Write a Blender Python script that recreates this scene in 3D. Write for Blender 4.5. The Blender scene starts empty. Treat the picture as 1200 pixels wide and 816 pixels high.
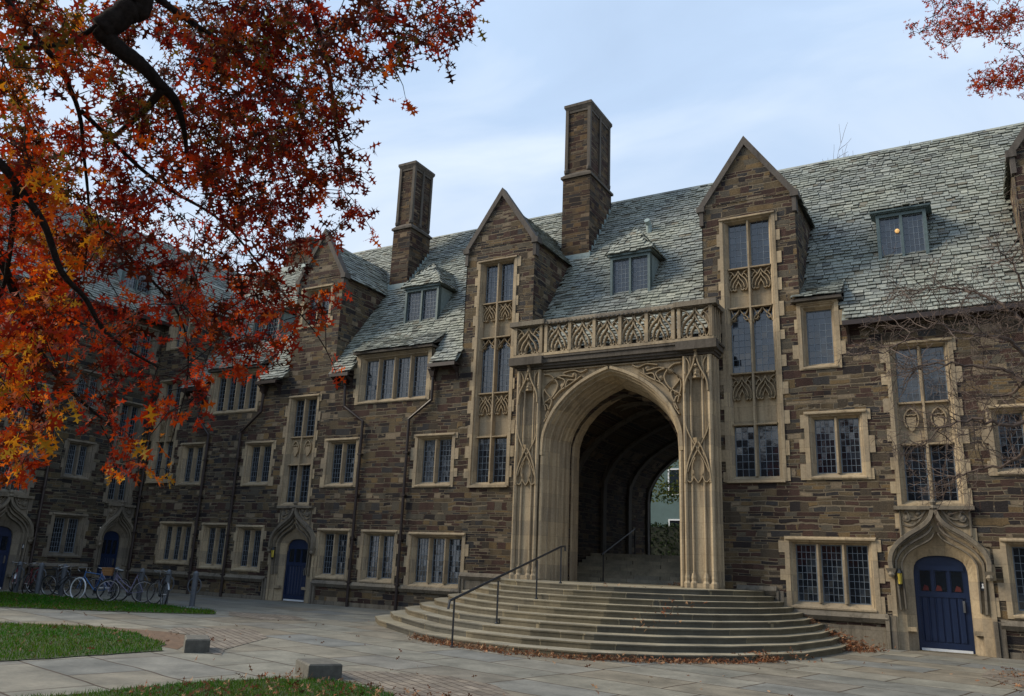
import bpy, math, random
import numpy as np
from mathutils import Vector, Matrix, Euler
from math import pi, sin, cos, radians as rad
scene = bpy.context.scene
COL = scene.collection
rnd = random.Random(7)

# ------------------------------------------------------------------ camera
CAM_P, CAM_Y, CAM_R, CAM_F = rad(14.889), rad(-30.1276), rad(2.3035), 950.26
_f = np.array([sin(CAM_Y)*cos(CAM_P), cos(CAM_Y)*cos(CAM_P), sin(CAM_P)])
_r0 = np.array([cos(CAM_Y), -sin(CAM_Y), 0.0]); _u0 = np.cross(_r0, _f)
_r = cos(CAM_R)*_r0 + sin(CAM_R)*_u0; _u = -sin(CAM_R)*_r0 + cos(CAM_R)*_u0
CAM = np.array([0.0, -23.1, 1.67])
cam_d = bpy.data.cameras.new('camera'); cam = bpy.data.objects.new('camera', cam_d); COL.objects.link(cam)
cam.matrix_world = Matrix(((_r[0], _u[0], -_f[0], CAM[0]), (_r[1], _u[1], -_f[1], CAM[1]), (_r[2], _u[2], -_f[2], CAM[2]), (0, 0, 0, 1)))
cam_d.sensor_fit = 'HORIZONTAL'; cam_d.sensor_width = 36; cam_d.lens = CAM_F/1200*36
cam_d.clip_start = 0.1; cam_d.clip_end = 2000
scene.camera = cam

# ------------------------------------------------------------------ light
SUN_DIR = Vector((-0.84, -0.38, 0.62)).normalized()      # towards the sun: front left, soft behind thin cloud
SUN_EL = math.asin(SUN_DIR.z); SUN_AZ = math.atan2(SUN_DIR.x, SUN_DIR.y)
world = bpy.data.worlds.new('World'); scene.world = world; world.use_nodes = True
wn, wl = world.node_tree.nodes, world.node_tree.links
wn.clear()
w_out = wn.new('ShaderNodeOutputWorld'); w_bg = wn.new('ShaderNodeBackground')
sky = wn.new('ShaderNodeTexSky'); sky.sky_type = 'NISHITA'; sky.sun_disc = False
sky.sun_elevation = SUN_EL; sky.sun_rotation = SUN_AZ; sky.air_density = 1.0; sky.dust_density = 1.5
w_tc = wn.new('ShaderNodeTexCoord'); w_map = wn.new('ShaderNodeMapping'); w_map.inputs['Scale'].default_value = (1.0, 1.6, 3.2)
w_map.inputs['Rotation'].default_value = (0.2, 0.5, 0.4)
w_n = wn.new('ShaderNodeTexNoise'); w_n.inputs['Scale'].default_value = 1.7; w_n.inputs['Detail'].default_value = 6; w_n.inputs['Roughness'].default_value = 0.5
w_n.inputs['Distortion'].default_value = 0.6
w_r = wn.new('ShaderNodeMapRange'); w_r.inputs['From Min'].default_value = 0.34; w_r.inputs['From Max'].default_value = 0.66
w_r.inputs['To Min'].default_value = 0.80; w_r.inputs['To Max'].default_value = 1.0
w_m = wn.new('ShaderNodeMix'); w_m.data_type = 'RGBA'; w_m.inputs[7].default_value = (5.3, 6.7, 8.9, 1)
wl.new(w_tc.outputs['Generated'], w_map.inputs['Vector']); wl.new(w_map.outputs[0], w_n.inputs['Vector'])
w_sep = wn.new('ShaderNodeSeparateXYZ'); wl.new(w_tc.outputs['Generated'], w_sep.inputs[0])
w_h = wn.new('ShaderNodeMapRange'); w_h.inputs['From Min'].default_value = 0.22; w_h.inputs['From Max'].default_value = 0.66; w_h.inputs['To Min'].default_value = 1.0; w_h.inputs['To Max'].default_value = 0.0; wl.new(w_sep.outputs[2], w_h.inputs['Value'])
w_c = wn.new('ShaderNodeMix'); w_c.data_type = 'RGBA'; w_c.inputs[6].default_value = (5.1, 6.6, 8.8, 1); w_c.inputs[7].default_value = (7.5, 8.2, 9.0, 1)
w_hn = wn.new('ShaderNodeMath'); w_hn.operation = 'MULTIPLY_ADD'; w_hn.inputs[1].default_value = 2.6; w_hn.inputs[2].default_value = -1.55; wl.new(w_n.outputs[0], w_hn.inputs[0])
w_ha = wn.new('ShaderNodeMath'); w_ha.operation = 'ADD'; w_ha.use_clamp = True; wl.new(w_h.outputs[0], w_ha.inputs[0]); wl.new(w_hn.outputs[0], w_ha.inputs[1]); wl.new(w_ha.outputs[0], w_c.inputs[0]); wl.new(w_c.outputs[2], w_m.inputs[7])
wl.new(w_n.outputs[0], w_r.inputs['Value']); wl.new(w_r.outputs[0], w_m.inputs[0]); wl.new(sky.outputs[0], w_m.inputs[6])
wl.new(w_m.outputs[2], w_bg.inputs['Color']); w_bg.inputs['Strength'].default_value = 0.105
wl.new(w_bg.outputs[0], w_out.inputs['Surface'])
sd = bpy.data.lights.new('sun', 'SUN'); sun = bpy.data.objects.new('sun', sd); COL.objects.link(sun)
sd.energy = 4.4; sd.angle = rad(26); sd.color = (1.0, 0.88, 0.70)
sun.rotation_euler = SUN_DIR.to_track_quat('Z', 'Y').to_euler(); sun.location = (-20, -40, 40)
scene.view_settings.view_transform = 'Standard'; scene.view_settings.look = 'None'
scene.view_settings.exposure = 0.18; scene.view_settings.gamma = 1.0
scene.render.engine = 'CYCLES'
scene.cycles.max_bounces = 6; scene.cycles.transparent_max_bounces = 8

# ------------------------------------------------------------------ materials
class NT:
    def __init__(s, name):
        s.m = bpy.data.materials.new(name); s.m.use_nodes = True
        s.n, s.l = s.m.node_tree.nodes, s.m.node_tree.links
        s.p = s.n['Principled BSDF']
    def new(s, t, ins=None, **kw):
        nd = s.n.new(t)
        for k, v in kw.items(): setattr(nd, k, v)
        for k, v in (ins or {}).items():
            if isinstance(v, bpy.types.NodeSocket): s.l.new(v, nd.inputs[k])
            else: nd.inputs[k].default_value = v
        return nd
    def math(s, op, a, b=0.0, c=None):
        nd = s.n.new('ShaderNodeMath'); nd.operation = op
        for i, v in enumerate((a, b) if c is None else (a, b, c)):
            if isinstance(v, bpy.types.NodeSocket): s.l.new(v, nd.inputs[i])
            else: nd.inputs[i].default_value = v
        return nd.outputs[0]
    def mix(s, f, a, b, blend='MIX'):
        nd = s.n.new('ShaderNodeMix'); nd.data_type = 'RGBA'; nd.blend_type = blend
        for i, v in ((0, f), (6, a), (7, b)):
            if isinstance(v, bpy.types.NodeSocket): s.l.new(v, nd.inputs[i])
            else: nd.inputs[i].default_value = (tuple(v)+(1,) if isinstance(v, (tuple, list)) and len(v) == 3 else v)
        return nd.outputs[2]
    def ramp(s, f, stops, interp='LINEAR'):
        nd = s.n.new('ShaderNodeValToRGB'); s.l.new(f, nd.inputs[0]); cr = nd.color_ramp; cr.interpolation = interp
        while len(cr.elements) < len(stops): cr.elements.new(0.5)
        for e, (p, c) in zip(cr.elements, stops): e.position = p; e.color = (*c, 1) if len(c) == 3 else c
        return nd.outputs[0]
    def noise(s, vec, scale, detail=4, rough=0.55, dist=0.0):
        nd = s.new('ShaderNodeTexNoise', {'Scale': scale, 'Detail': detail, 'Roughness': rough, 'Distortion': dist})
        if vec is not None: s.l.new(vec, nd.inputs['Vector'])
        return nd.outputs[0]
    def bump(s, h, strength, dist, prev=None):
        nd = s.new('ShaderNodeBump', {'Strength': strength, 'Distance': dist, 'Height': h})
        if prev is not None: s.l.new(prev, nd.inputs['Normal'])
        return nd.outputs[0]
    def out(s, color=None, rough=None, normal=None, **kw):
        for k, v in (('Base Color', color), ('Roughness', rough), ('Normal', normal)):
            if v is None: continue
            if isinstance(v, bpy.types.NodeSocket): s.l.new(v, s.p.inputs[k])
            else: s.p.inputs[k].default_value = (tuple(v)+(1,) if isinstance(v, (tuple, list)) and len(v) == 3 else v)
        for k, v in kw.items(): s.p.inputs[k.replace('_', ' ')].default_value = v
        return s.m

def wall_uv(t):
    """object-space (along-wall, height) vector, whatever way the wall faces"""
    tc = t.new('ShaderNodeTexCoord')
    s = t.new('ShaderNodeSeparateXYZ', {0: tc.outputs['Object']}); nn = t.new('ShaderNodeSeparateXYZ', {0: tc.outputs['Normal']})
    side = t.math('GREATER_THAN', t.math('ABSOLUTE', nn.outputs[0]), 0.7)
    u = t.math('ADD', t.math('MULTIPLY', s.outputs[0], t.math('SUBTRACT', 1.0, side)), t.math('MULTIPLY', s.outputs[1], side))
    return tc.outputs['Object'], u, s.outputs[2], s.outputs[1]

def m_rubble(name, tint=(1, 1, 1), dark=1.0):
    t = NT(name); obj, u, z, y = wall_uv(t)
    wz = t.new('ShaderNodeTexNoise', {'Scale': 2.3, 'Detail': 2.0}, noise_dimensions='1D'); t.l.new(z, wz.inputs['W'])
    wob = t.noise(obj, 1.1, 2); wob2 = t.noise(obj, 7.0, 3)
    z2 = t.math('ADD', z, t.math('MULTIPLY', wz.outputs[0], 0.30))
    z2 = t.math('ADD', z2, t.math('MULTIPLY', wob, 0.10)); z2 = t.math('ADD', z2, t.math('MULTIPLY', wob2, 0.03))
    u2 = t.math('ADD', u, t.math('MULTIPLY', wob2, 0.10))
    vec = t.new('ShaderNodeCombineXYZ', {0: u2, 1: z2}).outputs[0]
    def brick(w, h, mort, off, seed):
        v2 = t.new('ShaderNodeVectorMath', {0: vec, 1: (seed, 0, 0)}, operation='ADD').outputs[0]
        b = t.new('ShaderNodeTexBrick', {'Vector': v2, 'Color1': (0, 0, 0, 1), 'Color2': (1, 1, 1, 1), 'Mortar': (0, 0, 0, 1), 'Scale': 1.0,
                  'Mortar Size': mort, 'Mortar Smooth': 0.35, 'Bias': 0.0, 'Brick Width': w, 'Row Height': h}, offset=off, offset_frequency=2, squash=1.5, squash_frequency=3)
        return b.outputs['Color'], b.outputs['Fac']
    ca, fa = brick(0.34, 0.090, 0.0125, 0.37, 0.0)
    cb, fb = brick(0.52, 0.18, 0.014, 0.43, 5.3)
    cc, fc = brick(0.30, 0.18, 0.014, 0.61, 9.1)
    selb = t.math('GREATER_THAN', cb, 0.62); selc = t.math('GREATER_THAN', cc, 0.70)
    rv = t.mix(selb, ca, t.math('FRACT', t.math('MULTIPLY', cb, 9.7))); fv = t.mix(selb, fa, fb)
    rv = t.mix(selc, rv, t.math('FRACT', t.math('MULTIPLY', cc, 11.3))); fv = t.mix(selc, fv, fc)
    rv = t.math('FRACT', t.math('MULTIPLY', rv, 7.31))
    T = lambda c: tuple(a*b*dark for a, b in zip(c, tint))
    stone = t.ramp(rv, [(0.0, T((0.050, 0.031, 0.027))), (0.14, T((0.115, 0.090, 0.058))), (0.28, T((0.070, 0.058, 0.045))), (0.42, T((0.030, 0.026, 0.027))),
                        (0.53, T((0.155, 0.112, 0.062))), (0.62, T((0.068, 0.042, 0.036))), (0.75, T((0.100, 0.090, 0.073))), (0.86, T((0.048, 0.047, 0.049))), (0.93, T((0.22, 0.18, 0.13)))], 'CONSTANT')
    g = t.noise(obj, 26, 5, 0.7); stone = t.mix(0.75, stone, t.ramp(g, [(0.25, (0.45, 0.45, 0.45)), (0.8, (1.5, 1.45, 1.4))]), 'MULTIPLY')
    big = t.noise(obj, 0.45, 3); stone = t.mix(0.55, stone, t.ramp(big, [(0.35, (0.72, 0.72, 0.74)), (0.65, (1.25, 1.18, 1.02))]), 'MULTIPLY')
    mp = t.new('ShaderNodeMapping', {'Vector': obj, 'Scale': (1.6, 1.6, 0.28)}).outputs[0]; stv = t.noise(mp, 1.0, 5, 0.65)
    stain = t.ramp(stv, [(0.36, (1.22, 1.18, 1.10)), (0.50, (1, 1, 1)), (0.68, (0.55, 0.54, 0.55))])
    stone = t.mix(0.75, stone, stain, 'MULTIPLY')
    mortar = t.mix(t.noise(obj, 5, 3), T((0.12, 0.096, 0.065)), T((0.23, 0.19, 0.135)))
    col = t.mix(fv, stone, mortar)
    h = t.math('SUBTRACT', t.math('MULTIPLY', rv, 0.45), fv); h = t.math('ADD', h, t.math('MULTIPLY', g, 0.8))
    return t.out(col, 0.9, t.bump(h, 1.0, 0.05), Specular_IOR_Level=0.2)

def m_lime(name, a=(0.285, 0.222, 0.145), b=(0.385, 0.32, 0.225), joints=True, stain=0.6):
    t = NT(name); obj, u, z, y = wall_uv(t)
    n1 = t.noise(obj, 1.3, 4); n2 = t.noise(obj, 18, 5, 0.7)
    col = t.mix(n1, a, b)
    if joints:
        vec = t.new('ShaderNodeCombineXYZ', {0: u, 1: z}).outputs[0]
        br = t.new('ShaderNodeTexBrick', {'Vector': vec, 'Color1': (0.72, 0.72, 0.74, 1), 'Color2': (1.18, 1.14, 1.05, 1), 'Mortar': (0.7, 0.66, 0.6, 1), 'Scale': 1.0,
             'Mortar Size': 0.006, 'Brick Width': 0.9, 'Row Height': 0.42}, offset=0.5)
        col = t.mix(0.8, col, br.outputs['Color'], 'MULTIPLY')
    col = t.mix(0.8, col, t.ramp(n2, [(0.3, (0.7, 0.7, 0.7)), (0.75, (1.2, 1.2, 1.2))]), 'MULTIPLY')
    # dark weathering streaks, long in the vertical
    mp = t.new('ShaderNodeMapping', {'Vector': obj, 'Scale': (6, 6, 0.7)}).outputs[0]
    st = t.noise(mp, 1.0, 4, 0.6); st = t.ramp(st, [(0.50, (1, 1, 1)), (0.72, (0.36, 0.34, 0.31))])
    col = t.mix(stain, col, st, 'MULTIPLY')
    return t.out(col, 0.85, t.bump(n2, 0.4, 0.012), Specular_IOR_Level=0.25)

def m_plain(name, col, rough=0.6, metal=0.0, var=0.25, scale=9, bump=0.0, spec=0.5):
    t = NT(name); tc = t.new('ShaderNodeTexCoord'); n = t.noise(tc.outputs['Object'], scale, 5, 0.6)
    c = t.mix(1.0, col, t.ramp(n, [(0.25, (1-var,)*3), (0.75, (1+var,)*3)]), 'MULTIPLY')
    return t.out(c, rough, t.bump(n, bump, 0.01) if bump else None, Metallic=metal, Specular_IOR_Level=spec)

def m_slate(name):
    t = NT(name); at = t.new('ShaderNodeAttribute', attribute_name='rnd'); tc = t.new('ShaderNodeTexCoord')
    c = t.ramp(at.outputs['Fac'], [(0, (0.17, 0.182, 0.163)), (0.3, (0.26, 0.273, 0.246)), (0.55, (0.215, 0.228, 0.21)), (0.8, (0.315, 0.322, 0.287)), (0.94, (0.10, 0.105, 0.098)), (1, (0.19, 0.17, 0.13))])
    n = t.noise(tc.outputs['Object'], 12, 5, 0.7); n2 = t.noise(tc.outputs['Object'], 0.6, 4)
    c = t.mix(0.9, c, t.ramp(n, [(0.3, (0.62, 0.64, 0.64)), (0.75, (1.25, 1.25, 1.22))]), 'MULTIPLY')
    c = t.mix(0.6, c, t.ramp(n2, [(0.35, (0.78, 0.80, 0.84)), (0.65, (1.12, 1.12, 1.02))]), 'MULTIPLY')
    return t.out(c, 0.62, t.bump(n, 0.3, 0.01), Specular_IOR_Level=0.4)

def m_glass(name):
    t = NT(name); tc = t.new('ShaderNodeTexCoord'); n = t.noise(tc.outputs['Object'], 3.0, 2)
    at = t.new('ShaderNodeAttribute', attribute_name='rnd')
    c = t.ramp(at.outputs['Fac'], [(0, (0.006, 0.009, 0.014)), (0.85, (0.011, 0.016, 0.024)), (1, (0.03, 0.04, 0.055))])
    return t.out(c, 0.06, t.bump(n, 0.12, 0.02), Specular_IOR_Level=0.75, IOR=1.62)

def m_slab(name, cols, w, h, mort, mcol, rot=0.0, bumpd=0.02, dist=0.12, sc=1.0, off=0.45):
    t = NT(name); tc = t.new('ShaderNodeTexCoord'); P = tc.outputs['Object']
    d = t.noise(P, 0.8, 2); mp = t.new('ShaderNodeMapping', {'Vector': P, 'Rotation': (0, 0, rot)}).outputs[0]
    dn = t.new('ShaderNodeTexNoise', {'Vector': P, 'Scale': 0.7, 'Detail': 2.0}).outputs['Color']
    v = t.new('ShaderNodeVectorMath', {0: dn, 1: (dist*4, dist*4, 0)}, operation='MULTIPLY').outputs[0]
    v = t.new('ShaderNodeVectorMath', {0: mp, 1: v}, operation='ADD').outputs[0]
    b = t.new('ShaderNodeTexBrick', {'Vector': v, 'Color1': (0, 0, 0, 1), 'Color2': (1, 1, 1, 1), 'Mortar': (0, 0, 0, 1), 'Scale': sc, 'Mortar Size': mort,
         'Mortar Smooth': 0.2, 'Brick Width': w, 'Row Height': h}, offset=off, squash=1.4, squash_frequency=2)
    rv = t.math('FRACT', t.math('MULTIPLY', b.outputs['Color'], 5.7))
    c = t.ramp(rv, [(i/(len(cols)-1), x) for i, x in enumerate(cols)])
    n = t.noise(P, 14, 6, 0.7); n2 = t.noise(P, 1.6, 5, 0.6)
    c = t.mix(0.8, c, t.ramp(n, [(0.3, (0.75, 0.75, 0.75)), (0.75, (1.2, 1.2, 1.2))]), 'MULTIPLY')
    c = t.mix(0.9, c, t.ramp(n2, [(0.35, (0.66, 0.66, 0.64)), (0.68, (1.2, 1.18, 1.14))]), 'MULTIPLY')
    c = t.mix(b.outputs['Fac'], c, mcol)
    h_ = t.math('SUBTRACT', t.math('MULTIPLY', n, 0.3), b.outputs['Fac'])
    return t.out(c, t.mix(n2, (0.5,)*3, (0.8,)*3), t.bump(h_, 0.7, bumpd), Specular_IOR_Level=0.35)

def m_leaf(name, attr='leafcol', trans=0.52):
    t = NT(name); at = t.new('ShaderNodeAttribute', attribute_name=attr)
    t.out(at.outputs['Color'], 0.6, Specular_IOR_Level=0.12)
    tr = t.new('ShaderNodeBsdfTranslucent', {'Color': at.outputs['Color']})
    mx = t.new('ShaderNodeMixShader', {0: trans, 1: t.p.outputs[0], 2: tr.outputs[0]})
    t.l.new(mx.outputs[0], t.n['Material Output'].inputs['Surface']); return t.m

M = dict(
    rubble=m_rubble('rubble_stone'), rubble_dark=m_rubble('chimney_stone', (1.0, 0.92, 0.88), 0.72),
    rubble_passage=m_rubble('passage_stone_shaded', (1.0, 0.93, 0.88), 0.5),  # darker copy of the wall stone, the passage's dimness put into its colour
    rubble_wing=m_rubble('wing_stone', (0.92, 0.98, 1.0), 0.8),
    lime=m_lime('limestone'), lime_grey=m_lime('weathered_limestone', (0.12, 0.107, 0.087), (0.22, 0.19, 0.148), stain=0.8),
    lime_plain=m_lime('carved_limestone', (0.25, 0.19, 0.115), (0.34, 0.27, 0.18), joints=False),
    lime_dark=m_lime('dark_limestone', (0.055, 0.048, 0.040), (0.12, 0.102, 0.083), joints=False, stain=0.7),  # limestone in a darker tone with stronger streaks
    coping=m_lime('coping_stone', (0.065, 0.058, 0.054), (0.12, 0.105, 0.09), joints=False),
    slate=m_slate('roof_slate'), glass=m_glass('leaded_glass'),
    leading=m_plain('lead_came', (0.15, 0.18, 0.21), 0.5, 0.3), bronze=m_plain('green_metal', (0.085, 0.12, 0.12), 0.5, 0.2),
    verdigris=m_plain('lead_flashing', (0.22, 0.28, 0.28), 0.6, 0.1), pipe=m_plain('brown_iron', (0.022, 0.013, 0.011), 0.5),
    black=m_plain('black_iron', (0.012, 0.014, 0.018), 0.4), door=m_plain('navy_paint', (0.004, 0.014, 0.048), 0.42, var=0.15),
    white=m_plain('white_paint', (0.6, 0.62, 0.64), 0.5, var=0.1), chrome=m_plain('chrome', (0.30, 0.30, 0.30), 0.4, 1.0, var=0.1),
    rubber=m_plain('rubber', (0.015, 0.015, 0.016), 0.7), grey_post=m_plain('grey_galvanised', (0.085, 0.095, 0.11), 0.55, 0.3),
    step=m_slab('bluestone_step_shaded', [(0.055, 0.052, 0.043), (0.095, 0.082, 0.054), (0.12, 0.102, 0.064), (0.07, 0.068, 0.056), (0.14, 0.115, 0.074)], 1.9, 3.0, 0.009, (0.20, 0.165, 0.10), 0.3, 0.004, 0.0),  # darkened so the risers carry shade in their colour
    tread_sunlit=m_slab('tread_stone_sunlit', [(0.23, 0.205, 0.155), (0.30, 0.265, 0.19), (0.26, 0.24, 0.19)], 1.5, .9, 0.006, (0.08, 0.065, 0.04), 0.3, 0.004, 0.0),  # same step stone made paler, sunlight on the treads put into its colour
    block=m_plain('concrete_block', (0.085, 0.082, 0.070), 0.9, var=0.35, scale=12, bump=0.5),
    paving=m_slab('bluestone_paving', [(0.145, 0.148, 0.138), (0.20, 0.195, 0.165), (0.185, 0.162, 0.125), (0.155, 0.162, 0.158), (0.225, 0.21, 0.17)], 1.75, 1.05, 0.018, (0.045, 0.028, 0.015), 0.22, 0.012, 0.035),
    cobble=m_slab('granite_setts', [(0.15, 0.13, 0.11), (0.21, 0.18, 0.145), (0.17, 0.145, 0.12), (0.24, 0.21, 0.175)], 0.26, 0.15, 0.010, (0.05, 0.035, 0.022), 0.5, 0.03, 0.03),
    soil=m_plain('earth', (0.10, 0.06, 0.035), 0.95, var=0.5, scale=8, bump=0.6), turf=m_plain('turf', (0.018, 0.032, 0.004), 0.95, var=0.5, scale=6, bump=0.4),
    bark=m_plain('oak_bark', (0.018, 0.014, 0.012), 0.95, var=0.6, scale=22, bump=1.0, spec=0.15),
    bark_pale=m_plain('dogwood_bark', (0.080, 0.056, 0.044), 0.85, var=0.35, scale=14, bump=0.5), leaf=m_leaf('oak_leaf'),
    leaf_dry=m_leaf('dry_leaf', trans=0.1), grass=m_leaf('grass_blade', trans=0.35),
    wicker=m_plain('wicker', (0.24, 0.12, 0.045), 0.8, var=0.4, scale=40, bump=0.5), yellow=m_plain('yellow_glass', (0.55, 0.42, 0.05), 0.4),
    red_cloth=m_plain('red_curtain', (0.07, 0.007, 0.006), 0.8), sign_dark=m_plain('dark_sign', (0.012, 0.014, 0.02), 0.5),
    blue_paint=m_plain('blue_paint', (0.012, 0.08, 0.22), 0.35), lilac_paint=m_plain('lilac_paint', (0.13, 0.12, 0.19), 0.35),
    red_paint=m_plain('red_paint', (0.14, 0.012, 0.02), 0.35), hedge=m_plain('hedge_green', (0.010, 0.016, 0.007), 0.8, var=0.6, scale=5),
    pale_wall=m_plain('pale_green_stucco', (0.075, 0.12, 0.12), 0.9, var=0.15, scale=1.5), quad_wall=m_plain('far_hall_stone', (0.10, 0.085, 0.07), 0.9, var=0.4, scale=3),
    tan_floor=m_plain('inner_paving', (0.12, 0.11, 0.09), 0.8))

# ------------------------------------------------------------------ mesh builder
class MB:
    def __init__(s): s.v = []; s.f = []; s.a = []; s.fa = []
    def vert(s, p): s.v.append(tuple(p)); return len(s.v)-1
    def face(s, pts, val=None):
        b = len(s.v); s.v.extend(tuple(p) for p in pts); s.f.append(tuple(range(b, b+len(pts))))
    def quad(s, a, b, c, d): s.face((a, b, c, d))
    def box(s, x0, x1, y0, y1, z0, z1):
        b = len(s.v); s.v += [(x, y, z) for z in (z0, z1) for y in (y0, y1) for x in (x0, x1)]
        s.f += [tuple(b+i for i in q) for q in ((0, 2, 3, 1), (4, 5, 7, 6), (0, 1, 5, 4), (2, 6, 7, 3), (0, 4, 6, 2), (1, 3, 7, 5))]
    def hexa(s, p):     # 8 corners: 0-3 lower ring, 4-7 upper ring
        b = len(s.v); s.v += [tuple(q) for q in p]
        s.f += [tuple(b+i for i in q) for q in ((3, 2, 1, 0), (4, 5, 6, 7), (0, 1, 5, 4), (1, 2, 6, 5), (2, 3, 7, 6), (3, 0, 4, 7))]
    def prism(s, poly, axis, a0, a1):
        """polygon extruded along an axis ('x','y','z'); poly holds the two other coordinates in order"""
        def P(p, a): return {'x': (a, p[0], p[1]), 'y': (p[0], a, p[1]), 'z': (p[0], p[1], a)}[axis]
        n = len(poly); b = len(s.v); s.v += [P(p, a0) for p in poly] + [P(p, a1) for p in poly]
        s.f.append(tuple(b+i for i in range(n))); s.f.append(tuple(b+n+i for i in reversed(range(n))))
        s.f += [(b+i, b+n+i, b+n+(i+1) % n, b+(i+1) % n) for i in range(n)]
    def tube(s, pts, r0, r1=None, n=6, cap=True):
        pts = [Vector(p) for p in pts]; r1 = r0 if r1 is None else r1; m = len(pts)
        rs = r0 if isinstance(r0, (list, tuple)) else [r0+(r1-r0)*i/(m-1) for i in range(m)]
        rings = []; up = None
        for i, p in enumerate(pts):
            d = (pts[min(i+1, m-1)]-pts[max(i-1, 0)])
            if d.length < 1e-9: d = Vector((0, 0, 1))
            d.normalize()
            if up is None: up = d.orthogonal().normalized()
            up = (up-d*up.dot(d)); up = up.normalized() if up.length > 1e-6 else d.orthogonal().normalized()
            w = d.cross(up); b = len(s.v)
            for k in range(n):
                a = 2*pi*k/n; s.v.append(tuple(p+(up*cos(a)+w*sin(a))*rs[i]))
            rings.append(b)
        for a, b in zip(rings, rings[1:]):
            for k in range(n): s.f.append((a+k, a+(k+1) % n, b+(k+1) % n, b+k))
        if cap: s.f.append(tuple(rings[0]+k for k in reversed(range(n)))); s.f.append(tuple(rings[-1]+k for k in range(n)))
    def lathe(s, prof, c=(0, 0, 0), n=12, axis='z'):
        rings = []
        for r, h in prof:
            b = len(s.v)
            for k in range(n):
                a = 2*pi*k/n
                s.v.append((c[0]+r*cos(a), c[1]+r*sin(a), c[2]+h) if axis == 'z' else (c[0]+r*cos(a), c[1]+h, c[2]+r*sin(a)))
            rings.append(b)
        for a, b in zip(rings, rings[1:]):
            for k in range(n): s.f.append((a+k, a+(k+1) % n, b+(k+1) % n, b+k))
        s.f.append(tuple(rings[0]+k for k in reversed(range(n)))); s.f.append(tuple(rings[-1]+k for k in range(n)))
    def bar(s, pts, wd, y0, y1, ch=0.35):
        """flat carved bar following pts (x,z) in a wall plane, front at y0 (towards viewer), back y1, front narrowed"""
        m = len(pts); b = len(s.v)
        for i in range(m):
            a, c = pts[max(i-1, 0)], pts[min(i+1, m-1)]
            dx, dz = c[0]-a[0], c[1]-a[1]; L = math.hypot(dx, dz) or 1; nx, nz = -dz/L, dx/L
            x, z = pts[i]; h = wd/2; hf = h*(1-ch)
            s.v += [(x+nx*h, y1, z+nz*h), (x+nx*hf, y0, z+nz*hf), (x-nx*hf, y0, z-nz*hf), (x-nx*h, y1, z-nz*h)]
        for i in range(m-1):
            p, q = b+4*i, b+4*i+4
            s.f += [(p+k, p+k+1, q+k+1, q+k) for k in range(3)]
        s.f.append((b, b+1, b+2, b+3)); e = b+4*(m-1); s.f.append((e+3, e+2, e+1, e))
    def build(s, name, mat, parent=None, smooth=False):
        me = bpy.data.meshes.new(name); me.from_pydata(s.v, [], s.f)
        if s.a and len(s.a) == len(s.f):
            at = me.attributes.new('rnd', 'FLOAT', 'FACE'); at.data.foreach_set('value', s.a)
        me.materials.append(mat)
        if smooth: me.polygons.foreach_set('use_smooth', [True]*len(me.polygons))
        me.update()
        o = bpy.data.objects.new(name, me); COL.objects.link(o)
        if parent: o.parent = parent
        return o

def tag(o, label=None, cat=None, group=None, kind=None):
    for k, v in (('label', label), ('category', cat), ('group', group), ('kind', kind)):
        if v: o[k] = v
    return o
def thing(name, label, cat, loc=(0, 0, 0), rz=0.0, group=None):
    o = bpy.data.objects.new(name, None); COL.objects.link(o); o.location = loc; o.rotation_euler = (0, 0, rz)
    return tag(o, label, cat, group)
def recalc(o):
    import bmesh
    bm = bmesh.new(); bm.from_mesh(o.data); bmesh.ops.remove_doubles(bm, verts=bm.verts, dist=1e-5); bmesh.ops.recalc_face_normals(bm, faces=bm.faces); bm.to_mesh(o.data); bm.free(); return o
def bez(p, n=8):
    out = []
    for i in range(n+1):
        t = i/n; q = [Vector(a) for a in p]
        while len(q) > 1: q = [a.lerp(b, t) for a, b in zip(q, q[1:])]
        out.append(tuple(q[0]))
    return out
def spl(pts, n=5):
    """Catmull-Rom through pts"""
    P = [Vector(p) for p in pts]; P = [2*P[0]-P[1]]+P+[2*P[-1]-P[-2]]; out = []
    for i in range(1, len(P)-2):
        for k in range(n):
            t = k/n; a, b, c, d = P[i-1:i+3]
            out.append(tuple(0.5*((2*b)+(c-a)*t+(2*a-5*b+4*c-d)*t*t+(3*b-a-3*c+d)*t**3)))
    out.append(tuple(P[-2])); return out

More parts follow.
